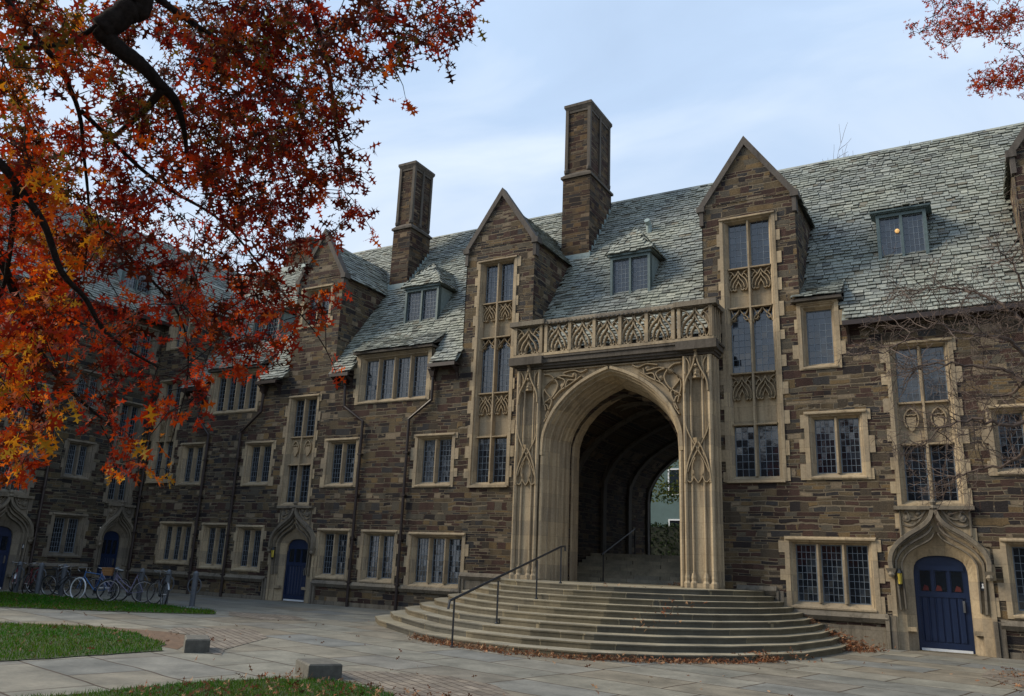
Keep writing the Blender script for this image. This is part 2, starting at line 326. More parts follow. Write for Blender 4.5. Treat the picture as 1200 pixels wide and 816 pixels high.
# ------------------------------------------------------------------ slates
def slates(name, parent, org, du, dv, nrm, ulen, vlen, keep=None, seed=1, row=0.165, wid=0.24):
    """one course after another of single slates on a slope: org + u*du + v*dv, v runs up the slope"""
    R = np.random.RandomState(seed); org, du, dv, nrm = (np.array(a, float) for a in (org, du, dv, nrm))
    V = []; Fc = []; A = []
    v = 0.0
    while v < vlen:
        h = row*(0.88+0.24*R.rand()); vt = min(v+h*1.25, vlen+0.02)
        u = -R.rand()*wid
        while u < ulen:
            w = wid*(0.65+0.75*R.rand()); u0, u1 = max(u, 0), min(u+w-0.010-0.014*R.rand(), ulen); uc, vc = (u0+u1)/2, v+h/2
            if u1-u0 > 0.03 and (keep is None or keep(uc, vc)):
                lift = 0.024+0.028*R.rand(); th = 0.015+0.022*R.rand(); dl = -0.03*R.rand() if R.rand() > 0.25 else -0.07*R.rand(); tw = 0.006*(R.rand()-0.5)
                b = len(V)
                for (uu, vv, nn) in ((u0, v+dl, lift+tw), (u1, v+dl, lift-tw), (u1, vt, 0.004), (u0, vt, 0.004)):
                    V.append(org+du*uu+dv*vv+nrm*nn)
                for (uu, vv, nn) in ((u0, v+dl, lift+tw+th), (u1, v+dl, lift-tw+th), (u1, vt, 0.004+th*0.6), (u0, vt, 0.004+th*0.6)):
                    V.append(org+du*uu+dv*vv+nrm*nn)
                Fc += [(b+4, b+5, b+6, b+7), (b, b+1, b+5, b+4), (b+1, b+2, b+6, b+5), (b+3, b, b+4, b+7)]
                A += [R.rand()]*4
            u += w
        v += h
    m = MB(); m.v = [tuple(p) for p in V]; m.f = Fc; m.a = A
    return m.build(name, M['slate'], parent)

# ------------------------------------------------------------------ windows
def ring(mb, loops):
    """rectangular stone surround: loops of (x0,x1,z0,z1,y) joined one to the next"""
    L = [[(x0, y, z0), (x1, y, z0), (x1, y, z1), (x0, y, z1)] for x0, x1, z0, z1, y in loops]
    for a, b in zip(L, L[1:]):
        for k in range(4): mb.quad(a[k], a[(k+1) % 4], b[(k+1) % 4], b[k])
def glazing(par, x0, x1, z0, z1, y, nx, nz, seed, mat_frame='bronze', lit=False):
    R = random.Random(seed); g = MB(); l = MB(); fr = 0.028
    for (a, b, c, d) in ((x0, x0+fr, z0, z1), (x1-fr, x1, z0, z1), (x0+fr, x1-fr, z0, z0+fr), (x0+fr, x1-fr, z1-fr, z1)): l.box(a, b, y-0.022, y+0.02, c, d)
    X0, X1, Z0, Z1 = x0+fr, x1-fr, z0+fr, z1-fr
    for i in range(nx):
        for j in range(nz):
            a, b = X0+(X1-X0)*i/nx, X0+(X1-X0)*(i+1)/nx; c, d = Z0+(Z1-Z0)*j/nz, Z0+(Z1-Z0)*(j+1)/nz
            tx, tz = R.gauss(0, 0.0008), R.gauss(0, 0.0009)
            g.face(((a, y-tx-tz, c), (b, y+tx-tz, c), (b, y+tx+tz, d), (a, y-tx+tz, d))); g.a.append(R.random())
    t = 0.0065
    for i in range(1, nx): xx = X0+(X1-X0)*i/nx; l.box(xx-t, xx+t, y-0.014, y+0.01, Z0, Z1)
    for j in range(1, nz): zz = Z0+(Z1-Z0)*j/nz; l.box(X0, X1, y-0.012, y+0.008, zz-t, zz+t)
    g.build('glass', M['glass'], par); return l.build('leading', M['leading'], par)
def light_grid(par, x0, x1, z0, z1, y, nl, mull, seed, cols=4, pane=0.19):
    w = ((x1-x0)-mull*(nl-1))/nl
    for i in range(nl):
        a = x0+i*(w+mull); glazing(par, a, a+w, z0, z1, y, cols, max(3, round((z1-z0)/pane)), seed*7+i)
def quoins(mb, x0, x1, z0, z1, seed, y=-0.024):
    R = random.Random(seed)
    for sgn, x in ((-1, x0), (1, x1)):
        z = z0; k = R.randint(0, 1)
        while z < z1-0.12:
            h = min(R.uniform(0.28, 0.46), z1-z)
            if k % 2: 
                e = R.uniform(0.07, 0.16); mb.box(*(sorted((x-sgn*0.01, x+sgn*e))), y+0.002, 0.05, z+0.004, z+h-0.004)
            k += 1; z += h
def window(B, x0, x1, z0, z1, nl, seed, mat='lime', name='window', cols=4, side=0.24, top=0.20, bot=0.19, hood=True, depth=0.25, label=None):
    s = MB(); e = 0.0
    ix0, ix1, iz0, iz1 = x0+side, x1-side, z0+bot, z1-top
    ring(s, [(x0, x1, z0, z1, 0.05), (x0, x1, z0, z1, -0.028), (x0+side*.5, x1-side*.5, z0+bot*.35, z1-top*.5, -0.028), (x0+side*.56, x1-side*.56, z0+bot*.42, z1-top*.56, 0.03),
             (x0+side*.72, x1-side*.72, z0+bot*.5, z1-top*.72, 0.035), (ix0-0.015, ix1+0.015, iz0-0.02, iz1+0.015, depth-0.10), (ix0, ix1, iz0, iz1, depth-0.09), (ix0, ix1, iz0, iz1, depth+0.06)])
    if hood:
        s.hexa([(x0+.02, -.075, z1-.085), (x1-.02, -.075, z1-.085), (x1-.02, .03, z1-.10), (x0+.02, .03, z1-.10), (x0+.02, -.075, z1-.045), (x1-.02, -.075, z1-.045), (x1-.02, .03, z1+.012), (x0+.02, .03, z1+.012)])
    s.hexa([(x0+side*.45, -.055, z0+.03), (x1-side*.45, -.055, z0+.03), (x1-side*.45, .04, z0+.03), (x0+side*.45, .04, z0+.03), (x0+side*.45, -.055, z0+.07), (x1-side*.45, -.055, z0+.07), (x1-side*.45, .04, z0+.12), (x0+side*.45, .04, z0+.12)])
    quoins(s, x0, x1, z0, z1, seed)
    o = recalc(s.build(name, M[mat], B))
    if label: o['label'] = label
    mull = 0.115; w = ((ix1-ix0)-mull*(nl-1))/nl
    for i in range(nl-1):
        a = ix0+w+i*(w+mull); m = MB()
        m.prism([(a, depth-.02), (a+.035, .05), (a+mull-.035, .05), (a+mull, depth-.02), (a+mull, depth+.05), (a, depth+.05)], 'z', iz0-.01, iz1+.01)
        m.build('mullion', M[mat], o)
    light_grid(o, ix0, ix1, iz0, iz1, depth, nl, mull, seed, cols)
    return o

def tracery_head(mb, x0, x1, z0, z1, y0, y1):
    """two little ogee heads and eyelets over a pair of lights (one call per light)"""
    w, h = x1-x0, z1-z0; c = (x0+x1)/2; t = 0.042
    for s in (-1, 1):
        X = lambda f: c+s*f*w/2
        mb.bar(bez([(X(1.0), z0), (X(.98), z0+h*.55), (X(.35), z0+h*.45), (X(0.0), z1)], 8), t, y0, y1)
        mb.bar(bez([(X(.95), z0+h*.28), (X(.55), z0+h*.1), (X(.5), z0+h*.35), (X(.42), z0+h*.42)], 5), t*.8, y0, y1)
        mb.bar(bez([(X(.42), z0+h*.52), (X(.75), z0+h*.62), (X(.8), z0+h*.9), (X(1.0), z1)], 6), t*.8, y0, y1)
def tracery_leaf(mb, x0, x1, z0, z1, y0, y1, t=0.04):
    """flamboyant spearhead panel: strands flow down from the top centre and curl at the foot"""
    w, h = x1-x0, z1-z0; c = (x0+x1)/2
    for s in (-1, 1):
        X = lambda f: c+s*f*w/2; Z = lambda f: z0+h*f
        mb.bar(bez([(X(0), Z(1)), (X(.10), Z(.62)), (X(.90), Z(.74)), (X(1), Z(.22))], 9), t, y0, y1)
        mb.bar(bez([(X(0), Z(.80)), (X(.08), Z(.42)), (X(.62), Z(.58)), (X(.66), Z(.06))], 9), t*.85, y0, y1)
        mb.bar(bez([(X(0), Z(.50)), (X(.04), Z(.25)), (X(.34), Z(.34)), (X(.30), Z(.03))], 7), t*.8, y0, y1)
        mb.bar(bez([(X(1), Z(.24)), (X(.95), Z(-.02)), (X(.70), Z(-.04)), (X(.64), Z(.16))], 6), t*.75, y0, y1)
        mb.bar(bez([(X(.64), Z(.14)), (X(.55), Z(-.03)), (X(.34), Z(-.02)), (X(.30), Z(.14))], 6), t*.75, y0, y1)
        mb.bar(bez([(X(.42), Z(.71)), (X(.55), Z(.88)), (X(.80), Z(.95)), (X(1), Z(.96))], 6), t*.8, y0, y1)
        mb.bar(bez([(X(.52), Z(.84)), (X(.75), Z(.80)), (X(.92), Z(.72)), (X(1), Z(.60))], 5), t*.6, y0, y1)
def shield(mb, c, z0, z1, w, y0, y1):
    h = z1-z0; sh = [(-.30, .62), (.30, .62), (.30, .36), (.17, .12), (0, .0), (-.17, .12), (-.30, .36)]
    P = [(c+a*w, z0+b*h) for a, b in sh]; mb.prism(P, 'y', y0, y1)
    for s in (-1, 1):
        X = lambda f: c+s*f*w
        mb.bar(bez([(X(.28), z0+h*.2), (X(.62), z0+h*.55), (X(.42), z0+h*.85), (X(0), z0+h)], 8), w*.11, y0-.02, y1)
        mb.bar(bez([(X(.40), z0+h*.78), (X(.1), z0+h*.62), (X(.12), z0+h*.78), (X(0), z0+h*.72)], 6), w*.09, y0-.01, y1)

def window_bay(B, c, hw, rows, seed, mat='lime', name='window_bay', label=None):
    """tall stone bay of paired lights: rows = [(kind, z0, z1)], bottom to top"""
    z0 = rows[0][1]-0.16; z1 = rows[-1][2]+0.16; x0, x1 = c-hw, c+hw; s = MB(); sd = 0.22
    ring(s, [(x0, x1, z0, z1, 0.05), (x0, x1, z0, z1, -0.03), (x0+.10, x1-.10, z0+.05, z1-.08, -0.03), (x0+.12, x1-.12, z0+.06, z1-.10, .03), (x0+.16, x1-.16, z0+.08, z1-.12, .03),
             (x0+sd-.01, x1-sd+.01, z0+.14, z1-.15, .14), (x0+sd, x1-sd, z0+.16, z1-.16, .15), (x0+sd, x1-sd, z0+.16, z1-.16, .34)])
    s.hexa([(x0+.0, -.08, z1-.07), (x1-.0, -.08, z1-.07), (x1-.0, .03, z1-.09), (x0+.0, .03, z1-.09), (x0, -.08, z1-.03), (x1, -.08, z1-.03), (x1, .03, z1+.03), (x0, .03, z1+.03)])
    s.box(x0+.03, x1-.03, -.09, .04, z0-.03, z0+.03)
    quoins(s, x0, x1, z0, z1, seed)
    s.prism([(c-.055, .26), (c-.025, .045), (c+.025, .045), (c+.055, .26), (c+.055, .33), (c-.055, .33)], 'z', z0+.15, z1-.15)
    o = recalc(s.build(name, M[mat], B))
    if label: o['label'] = label
    ix0, ix1 = x0+sd, x1-sd
    for k, row in enumerate(rows):
        kind, a, b = row[:3]
        b_next = rows[k+1][1] if k+1 < len(rows) else b+.02
        tr = MB(); pn = MB()
        if k: tr.hexa([(ix0-.01, .05, a-.05), (ix1+.01, .05, a-.05), (ix1+.01, .3, a-.05), (ix0-.01, .3, a-.05), (ix0-.01, .05, a-.01), (ix1+.01, .05, a-.01), (ix1+.01, .3, a+.05), (ix0-.01, .3, a+.05)])
        cells = ((ix0, c-.055), (c+.055, ix1))
        if kind == 'win':
            th = row[3] if len(row) > 3 else 0
            for i, (p, q) in enumerate(cells):
                glazing(o, p, q, a-.02 if not k else a+.01, b_next, .25, 3, max(4, round((b-a)/.20)), seed*5+i+k*31)
                if th: tracery_head(tr, p, q, b-th, b, .12, .24)
        else:
            if kind == 'leaf':
                for p, q in cells: tracery_leaf(tr, p+.01, q-.01, b-row[3]+.02, b-.02, .10, .22); pn.box(p-.01, q+.01, .22, .30, a-.02, b_next)
            elif kind == 'shield':
                for p, q in cells: pn.box(p-.01, q+.01, .17, .30, a-.02, b_next); shield(tr, (p+q)/2, a+.30*(b-a), b-.06, (q-p)*.72, .11, .18)
            elif kind == 'scroll':
                for p, q in cells:
                    pn.box(p-.01, q+.01, .17, .30, a-.02, b_next)
                    for s_ in (-1, 1):
                        X = lambda f: (p+q)/2+s_*f*(q-p)/2
                        tr.bar(bez([(X(.9), a), (X(.9), a+.3), (X(-.2), a+.3), (X(-.3), a+.15), (X(.2), a+.1)], 8), .04, .09, .18)
        if tr.v: recalc(tr.build('tracery', M['lime_plain'], o))
        if pn.v: pn.build('panel', M['lime'], o)
    return o

def ogee_door(B, c, kind='full', seed=1, hw=0.60, hd=2.0, sign=1, zt=2.30, W=1.12, top=3.42, label=None, lamp=True, lampmat='yellow', mat='lime'):
    """recessed plank door in a moulded surround with an ogee hood"""
    s = MB(); k = hw/0.60
    # half profile of the door arch (x offset, z)
    prof = [(hw, 0.0), (hw, zt-.42), (hw*.97, zt-.28), (hw*.86, zt-.15), (hw*.62, zt-.05), (hw*.3, zt-.008), (0.0, zt)]
    og = [(W*.90, 0.0), (W*.90, 1.95), (W*.87, 2.2), (W*.78, 2.42), (W*.62, 2.60), (W*.44, 2.74), (W*.28, 2.86), (W*.13, 3.02), (W*.05, 3.16), (0.0, 3.32)]
    og2 = [(W*.72, 0.0), (W*.72, 1.90), (W*.70, 2.08), (W*.62, 2.27), (W*.48, 2.42), (W*.33, 2.53), (W*.19, 2.62), (W*.09, 2.72), (0.0, 2.86)]
    def face_between(P, Q, y):       # P outer curve, Q inner curve resampled
        n = 24
        def samp(C):
            L = [0]
            for a, b in zip(C, C[1:]): L.append(L[-1]+math.hypot(b[0]-a[0], b[1]-a[1]))
            out = []
            for i in range(n+1):
                t = L[-1]*i/n; j = 0
                while j < len(L)-2 and L[j+1] < t: j += 1
                f = (t-L[j])/(L[j+1]-L[j]); out.append((C[j][0]+(C[j+1][0]-C[j][0])*f, C[j][1]+(C[j+1][1]-C[j][1])*f))
            return out
        A, Bq = samp(P), samp(Q)
        for sg in (-1, 1):
            for i in range(n):
                s.quad((c+sg*A[i][0], y[0], A[i][1]), (c+sg*A[i+1][0], y[0], A[i+1][1]), (c+sg*Bq[i+1][0], y[1], Bq[i+1][1]), (c+sg*Bq[i][0], y[1], Bq[i][1]))
    nw = W*.72; rect = [(W, 0.0), (W, 2.50), (nw, 2.52), (nw, top), (0.0, top)]
    face_between(rect, og, (-.03, -.03)); face_between(og, og, (-.03, .02)); face_between(og, og2, (.02, .05)); face_between(og2, og2, (.05, .10))
    face_between(og2, prof, (.10, .26)); face_between(prof, prof, (.26, .42))
    for sg in (-1, 1): s.quad((c+sg*W, -.03, 0), (c+sg*W, -.03, 2.50), (c+sg*W, .06, 2.50), (c+sg*W, .06, 0)); s.quad((c+sg*nw, -.03, 2.5), (c+sg*nw, -.03, top), (c+sg*nw, .06, top), (c+sg*nw, .06, 2.5)); s.quad((c+sg*nw, -.03, 2.51), (c+sg*W, -.03, 2.505), (c+sg*W, .06, 2.505), (c+sg*nw, .06, 2.51))
    quoins(s, c-W, c+W, 0.9, 2.1, seed); quoins(s, c-nw, c+nw, 2.55, top, seed+1)
    for sg in (-1, 1): s.box(*sorted((c+sg*hw*1.02, c+sg*hw*1.42)), .05, .2, .45, .55)
    o = s.build('door_surround', M[mat], B); recalc(o)
    if label: o['label'] = label
    h = MB()      # hood mould
    hp = [(W*.95, 1.92), (W*.96, 2.12), (W*.92, 2.32), (W*.82, 2.50), (W*.66, 2.67), (W*.49, 2.81), (W*.33, 2.92), (W*.19, 3.04), (W*.08, 3.20), (0.02, 3.44)]
    for sg in (-1, 1):
        P = spl([(c+sg*a, b) for a, b in hp], 3); h.bar(P, .13, -.16, -.02, .3); h.bar([(a, b-.09) for a, b in P[4:]], .05, -.09, .03, .3)
        x = c+sg*W*.95; h.hexa([(x-.06, -.12, 1.74), (x+.06, -.12, 1.74), (x+.06, 0, 1.74), (x-.06, 0, 1.74), (x-.12, -.19, 1.93), (x+.12, -.19, 1.93), (x+.12, 0, 1.93), (x-.12, 0, 1.93)])
        h.lathe([(.05, -.08), (.09, -.02), (.06, .05)], (x, -.12, 1.80), 8)
    h.lathe([(.05, 0), (.10, .06), (.05, .13), (.09, .2), (.02, .28)], (c, -.10, 3.36), 8)
    for t_, wd_, yy in ((.30, .075, -.075), (.62, .055, -.035)):
        inner = [(hw*1.12, 1.0), (hw*1.12, zt-.42), (hw*1.08, zt-.22), (hw*.92, zt-.06), (hw*.66, zt+.06), (hw*.42, zt+.12), (hw*.22, zt+.18), (hw*.08, zt+.25), (0.02, zt+.34)]
        outer_ = [(W*.92, 1.0)]+hp[1:]; outer_ = [(a, b-.08) for a, b in outer_]
        for sg in (-1, 1): h.bar(spl([(c+sg*(a[0]*(1-t_)+b[0]*t_), a[1]*(1-t_)+b[1]*t_) for a, b in zip(outer_, inner)], 3), wd_, yy, .12, .45)
    recalc(h.build('hood_mould', M['lime_grey'], o))
    # door leaf
    d = MB(); yd = .34
    for sg in (-1, 1):
        for a, b in zip(prof, prof[1:]): d.quad((c, yd, a[1]), (c+sg*a[0], yd, a[1]), (c+sg*b[0], yd, b[1]), (c, yd, b[1]))
    d.box(c-hw, c-hw+.09, yd-.03, yd-.001, .02, zt-.45); d.box(c+hw-.09, c+hw, yd-.03, yd-.001, .02, zt-.45)
    d.box(c-hw+.09, c+hw-.09, yd-.025, yd-.001, 1.28, 1.40); d.box(c-hw+.09, c+hw-.09, yd-.025, yd-.001, .04, .22)
    d.box(c-hw+.09, c+hw-.09, yd-.03, yd-.001, zt-.36, zt-.24)
    n = 6; pw = (2*hw-.24)/n
    for i in range(n): a = c-hw+.12+i*pw; d.prism([(a+.012, yd-.002), (a+.035, yd-.024), (a+pw-.035, yd-.024), (a+pw-.012, yd-.002)], 'z', .24, 1.26)
    for x in (c-hw*.30, c+hw*.30): d.box(x-.022, x+.022, yd-.026, yd-.001, 1.40, zt-.36)
    leaf = recalc(d.build('door', M['door'], B))
    g = MB()
    for x in (-.58, 0, .58): g.box(c+hw*x-.115*k, c+hw*x+.115*k, yd-.008, yd-.002, 1.42, zt-.38)
    g.a = [.1]*len(g.f); g.build('glass', M['glass'], leaf)
    if seed == 9:
        r = MB()
        for x in (-.58, -.1, .6): r.prism([(c+hw*x-.08, 1.43), (c+hw*x+.07, 1.43), (c+hw*x+.05, 1.54), (c+hw*x-.03, 1.57)], 'y', yd-.011, yd-.009)
        r.build('window_notice', M['red_cloth'], leaf)
    hd_ = MB(); hd_.box(c+hw-.17, c+hw-.12, yd-.06, yd-.026, .95, 1.22); hd_.tube([(c+hw-.145, yd-.03, 1.16), (c+hw-.145, yd-.09, 1.15), (c+hw-.145, yd-.09, 1.02), (c+hw-.145, yd-.03, 1.01)], .011, n=5)
    hd_.build('handle', M['chrome'], leaf)
    kp = MB(); kp.box(c-hw+.05, c+hw-.05, yd-.034, yd-.031, .015, .075); kp.build('kick_plate', M['white'], leaf)
    st = MB(); st.box(c-hw-.02, c+hw+.02, .10, yd+.05, -.02, .014); st.build('threshold', M['step'], o)
    sx = c+sign*W*.80
    sg_ = MB(); sg_.box(sx-.07, sx+.07, -.012, .012, 1.48, 1.68); so = sg_.build('sign', M['sign_dark'], o)
    sm = MB(); sm.lathe([(.02, 0), (.02, .005)], (sx, -.018, 1.63), 8, 'y'); sm.prism([(sx-.012, 1.61), (sx+.012, 1.61), (sx+.03, 1.54), (sx-.03, 1.54)], 'y', -.018, -.013); sm.build('symbol', M['white'], so)
    if lamp:
        lx = c-sign*W*.79; l = MB(); l.box(lx-.012, lx+.012, -.13, .04, 1.90, 1.93); l.lathe([(.015, .0), (.075, -.08), (.08, -.10)], (lx, -.11, 1.92), 6); l.lathe([(.07, -.37), (.03, -.42), (.01, -.46)], (lx, -.11, 1.92), 6)
        for q in range(6): a = q*pi/3; l.tube([(lx+.068*cos(a), -.11+.068*sin(a), 1.56), (lx+.072*cos(a), -.11+.072*sin(a), 1.82)], .006, n=4)
        lo = l.build('lantern', M['black'], o); q = MB(); q.lathe([(.045, -.36), (.058, -.1)], (lx, -.11, 1.92), 8); q.build('lamp_glass', M[lampmat], lo)
    # carved panel above the hood
    p = MB(); y0, y1 = -.01, .05
    for sg in (-1, 1):
        X = lambda f: c+sg*f*W
        p.bar(bez([(X(.16), 3.36), (X(.30), 3.10), (X(.52), 3.02), (X(.64), 3.24), (X(.50), 3.34), (X(.46), 3.18)], 12), .055, -.085, -.02)
        p.bar(bez([(X(.25), 3.38), (X(.36), 3.3), (X(.5), 3.42), (X(.60), 3.3)], 8), .05, -.09, -.02)
        p.bar([(X(.69), 2.75), (X(.69), top)], .05, -.07, -.02)
    for sg in (-1, 1):
        X = lambda f: c+sg*f*W
        p.bar(bez([(X(.20), 3.30), (X(.34), 2.98), (X(.52), 2.92), (X(.64), 3.02)], 8), .06, -.075, -.02); p.bar(bez([(X(.56), 3.38), (X(.42), 3.12), (X(.56), 3.0), (X(.62), 3.18)], 8), .05, -.095, -.02)
        p.lathe([(.02, -.09), (.09, -.05), (.12, 0)], (X(.55), -.02, 3.16), 8, 'y'); p.lathe([(.02, -.08), (.06, -.05), (.08, 0)], (X(.32), -.02, 3.28), 8, 'y')
    p.bar([(c-W*.80, top), (c+W*.80, top)], .11, -.16, -.02, .2)
    recalc(p.build('carved_panel', M['lime_grey'], o))
    return o

def wall_sheet(mb, x0, x1, z0, z1, holes, y=0.0):
    xs = sorted({x0, x1, *[h[0] for h in holes], *[h[1] for h in holes]}); zs = sorted({z0, z1, *[h[2] for h in holes], *[h[3] for h in holes]})
    xs = [x for x in xs if x0 <= x <= x1]; zs = [z for z in zs if z0 <= z <= z1]
    for a, b in zip(xs, xs[1:]):
        for c, d in zip(zs, zs[1:]):
            mx, mz = (a+b)/2, (c+d)/2
            if any(h[0] < mx < h[1] and h[2] < mz < h[3] for h in holes): continue
            mb.quad((a, y, c), (b, y, c), (b, y, d), (a, y, d))

# roof geometry of the main range
EAVE, RIDGE_Y, RIDGE_Z = 8.45, 5.5, 16.2
K = (RIDGE_Z-EAVE)/(RIDGE_Y+0.35)
roofy = lambda z: (z-EAVE)/K-0.35
def gable(B, c, hw=1.38, ze=12.65, apex=14.65, mat='rubble', roofk=None):
    """wall dormer rising above the eave, with raking coping and a slated saddle roof running back into the slope"""
    ry = roofk or roofy; e0 = EAVE-0.3 if roofk is None else ze-3
    w = MB(); w.face([(c-hw, -.015, ze), (c+hw, -.015, ze), (c, -.015, apex-.12)])
    for sg in (-1, 1):
        x = c+sg*hw; yb = ry(ze)+.25
        w.face([(x, -.015, e0), (x, yb, ze-.02), (x, yb, ze), (x, -.015, ze)])
    o = recalc(w.build('gable', M[mat], B))
    k = MB(); t = .17
    for sg in (-1, 1):
        X = lambda f: c+sg*f
        L = math.hypot(hw, apex-ze); nx, nz = (apex-ze)/L, hw/L
        p0 = (hw+.03, ze-.02); p1 = (0, apex)
        def P(p, off, y): return (X(p[0]+nx*off) if p is not p1 else X(0), y, p[1]+nz*off if p is not p1 else p[1]+off/nz)
        k.hexa([P(p0, -.10, -.09), P(p0, .07, -.09), P(p0, .07, .22), P(p0, -.10, .22), P(p1, -.10, -.09), P(p1, .07, -.09), P(p1, .07, .22), P(p1, -.10, .22)])
        k.box(*sorted((X(hw-.10), X(hw+.14))), -.10, .24, ze-.16, ze+.03)
        k.box(*sorted((X(hw-.06), X(hw+.06))), -.06, .20, ze-.62, ze-.16)
    recalc(k.build('coping', M['coping'], o))
    # saddle roof
    zr, ze2 = apex-.35, ze-.12; hw2 = hw+.10
    for sg in (-1, 1):
        yr, yv = ry(zr), ry(ze2)
        if sg > 0 : org = (c+hw2, .18, ze2); du = (0, 1, 0); 
        else: org = (c-hw2, .18, ze2); du = (0, 1, 0)
        L = math.hypot(hw2, zr-ze2); dv = (-sg*hw2/L, 0, (zr-ze2)/L); n = (sg*(zr-ze2)/L, 0, hw2/L)
        if sg < 0: pass
        ul = yr+.15
        slates('saddle_slates', o, org, du, dv, n, ul, L, keep=lambda u, v: u+.18 < yv+(yr-yv)*v/L+.12, seed=int(abs(c)*10)+sg+3, row=.165)
        b = MB(); b.face([(c+sg*hw2, .16, ze2), (c+sg*hw2, yv+.1, ze2), (c, yr+.1, zr), (c, .16, zr)]); b.build('roof_deck', M['slate'], o)
    return o

def roof_dormer(B, c, hw=.78, z0=10.45, z1=12.0, hip=True, yf=1.22, seed=1, lit=False, ry=None):
    ry = ry or roofy; s = MB(); yb = ry(z1)+.3
    ring(s, [(c-hw, c+hw, z0, z1, yf+.2), (c-hw, c+hw, z0, z1, yf), (c-hw+.09, c+hw-.09, z0+.10, z1-.10, yf), (c-hw+.09, c+hw-.09, z0+.10, z1-.10, yf+.16)])
    s.box(c-.035, c+.035, yf+.005, yf+.14, z0+.1, z1-.1); s.box(c-hw-.05, c+hw+.05, yf-.07, yf+.1, z0-.07, z0); s.box(c-hw-.06, c+hw+.06, yf-.08, yf+.06, z1+.002, z1+.08)
    o = recalc(s.build('roof_dormer', M['bronze'], B))
    ch = MB()
    for sg in (-1, 1): ch.face([(c+sg*(hw-.01), yf+.02, z0-.05), (c+sg*(hw-.01), yb, z1), (c+sg*(hw-.01), yf+.02, z1)])
    ch.build('cheek', M['verdigris'], o)
    for i, (a, b) in enumerate(((c-hw+.09, c-.035), (c+.035, c+hw-.09))): glazing(o, a, b, z0+.1, z1-.1, yf+.12, 4, 7 if not hip else 8, seed+i)
    if lit:
        lm = MB(); lm.lathe([(.04, 0), (.07, .05), (.04, .1)], (c-.12, yf+.075, z0+.95), 8); 
        t = bpy.data.materials.get('lamp_glow') or None
        if t is None:
            q = NT('lamp_glow'); q.out((.8, .5, .2), .5, Emission_Strength=0.45); q.p.inputs['Emission Color'].default_value = (1, .55, .2, 1); t = q.m
        lm.build('lamp', t, o)
    zt = z1+.08
    if hip:
        za = z1+1.2; ya = yf+.62; e = hw+.12; yv = ry(zt)+.1; yr = ry(za)+.1
        tri = lambda a, b, c_: slates('dormer_slates', o, a, b, c_, (0, 0, 0), 1, 1)
        # front hip
        L = math.hypot(ya-yf+.12, za-zt); dv = (0, (ya-yf+.12)/L, (za-zt)/L)
        slates('dormer_slates', o, (c-e, yf-.12, zt), (1, 0, 0), dv, (0, -dv[2], dv[1]), 2*e, L, keep=lambda u, v: v/L*e < u < 2*e-v/L*e, seed=seed, row=.16, wid=.2)
        for sg in (-1, 1):
            L2 = math.hypot(e, za-zt); dv2 = (-sg*e/L2, 0, (za-zt)/L2)
            slates('dormer_slates', o, (c+sg*e, yf-.12, zt), (0, 1, 0), dv2, (sg*dv2[2], 0, e/L2), yr-yf+.3, L2, keep=lambda u, v: v/L2*(ya-yf+.12) < u and u+yf-.12 < yv+(yr-yv)*v/L2+.1, seed=seed+sg, row=.16, wid=.2)
        b = MB(); b.face([(c-e, yf-.12, zt), (c+e, yf-.12, zt), (c, ya, za)])
        for sg in (-1, 1): b.face([(c+sg*e, yf-.12, zt), (c+sg*e, yv, zt), (c, yr, za), (c, ya, za)])
        b.face([(c-e, yf-.12, zt), (c+e, yf-.12, zt), (c+e, yv, zt), (c-e, yv, zt)]); b.build('roof_deck', M['slate'], o)
    else:
        e = hw+.14; za = z1+.32; yr = ry(za)+.1; L = math.hypot(yr-yf+.15, za-zt); dv = (0, (yr-yf+.15)/L, (za-zt)/L)
        slates('dormer_slates', o, (c-e, yf-.15, zt), (1, 0, 0), dv, (0, -dv[2], dv[1]), 2*e, L, seed=seed, row=.165)
        b = MB(); b.box(c-e, c+e, yf-.13, yf+.5, zt-.05, zt); b.build('roof_deck', M['bronze'], o)
    return o

def eave_dormer(B, x0, x1, z0, z1, nl, seed, ry=None):
    """third-floor window whose head lifts the eave"""
    ry = ry or roofy
    o = window(B, x0, x1, z0, z1, nl, seed, hood=True, side=.30 if nl > 1 else .22, top=.24, cols=4 if nl == 1 else 3)
    e = .12; zt = z1+.06; yr = ry(zt+.75)+.05; c = MB()
    for sg, x in ((-1, x0), (1, x1)): c.face([(x, 0, EAVE-.6), (x, 0, zt), (x, ry(zt)+.1, zt)])
    recalc(c.build('cheek', M['lime'], o))
    L = math.hypot(yr+.22, .75); dv = (0, (yr+.22)/L, .75/L)
    slates('dormer_slates', o, (x0-e, -.22, zt), (1, 0, 0), dv, (0, -dv[2], dv[1]), x1-x0+2*e, L, seed=seed+2, row=.165)
    b = MB(); b.hexa([(x0-e, -.20, zt-.09), (x1+e, -.20, zt-.09), (x1+e, .3, zt-.09), (x0-e, .3, zt-.09), (x0-e, -.20, zt-.01), (x1+e, -.20, zt-.01), (x1+e, .3, zt+.2), (x0-e, .3, zt+.2)])
    for x in (x0-e, x1+e): b.face([(x, -.2, zt-.02), (x, yr, zt+.72), (x, ry(zt-.02), zt-.02)])
    b.build('eave_board', M['lime_dark'], o); return o

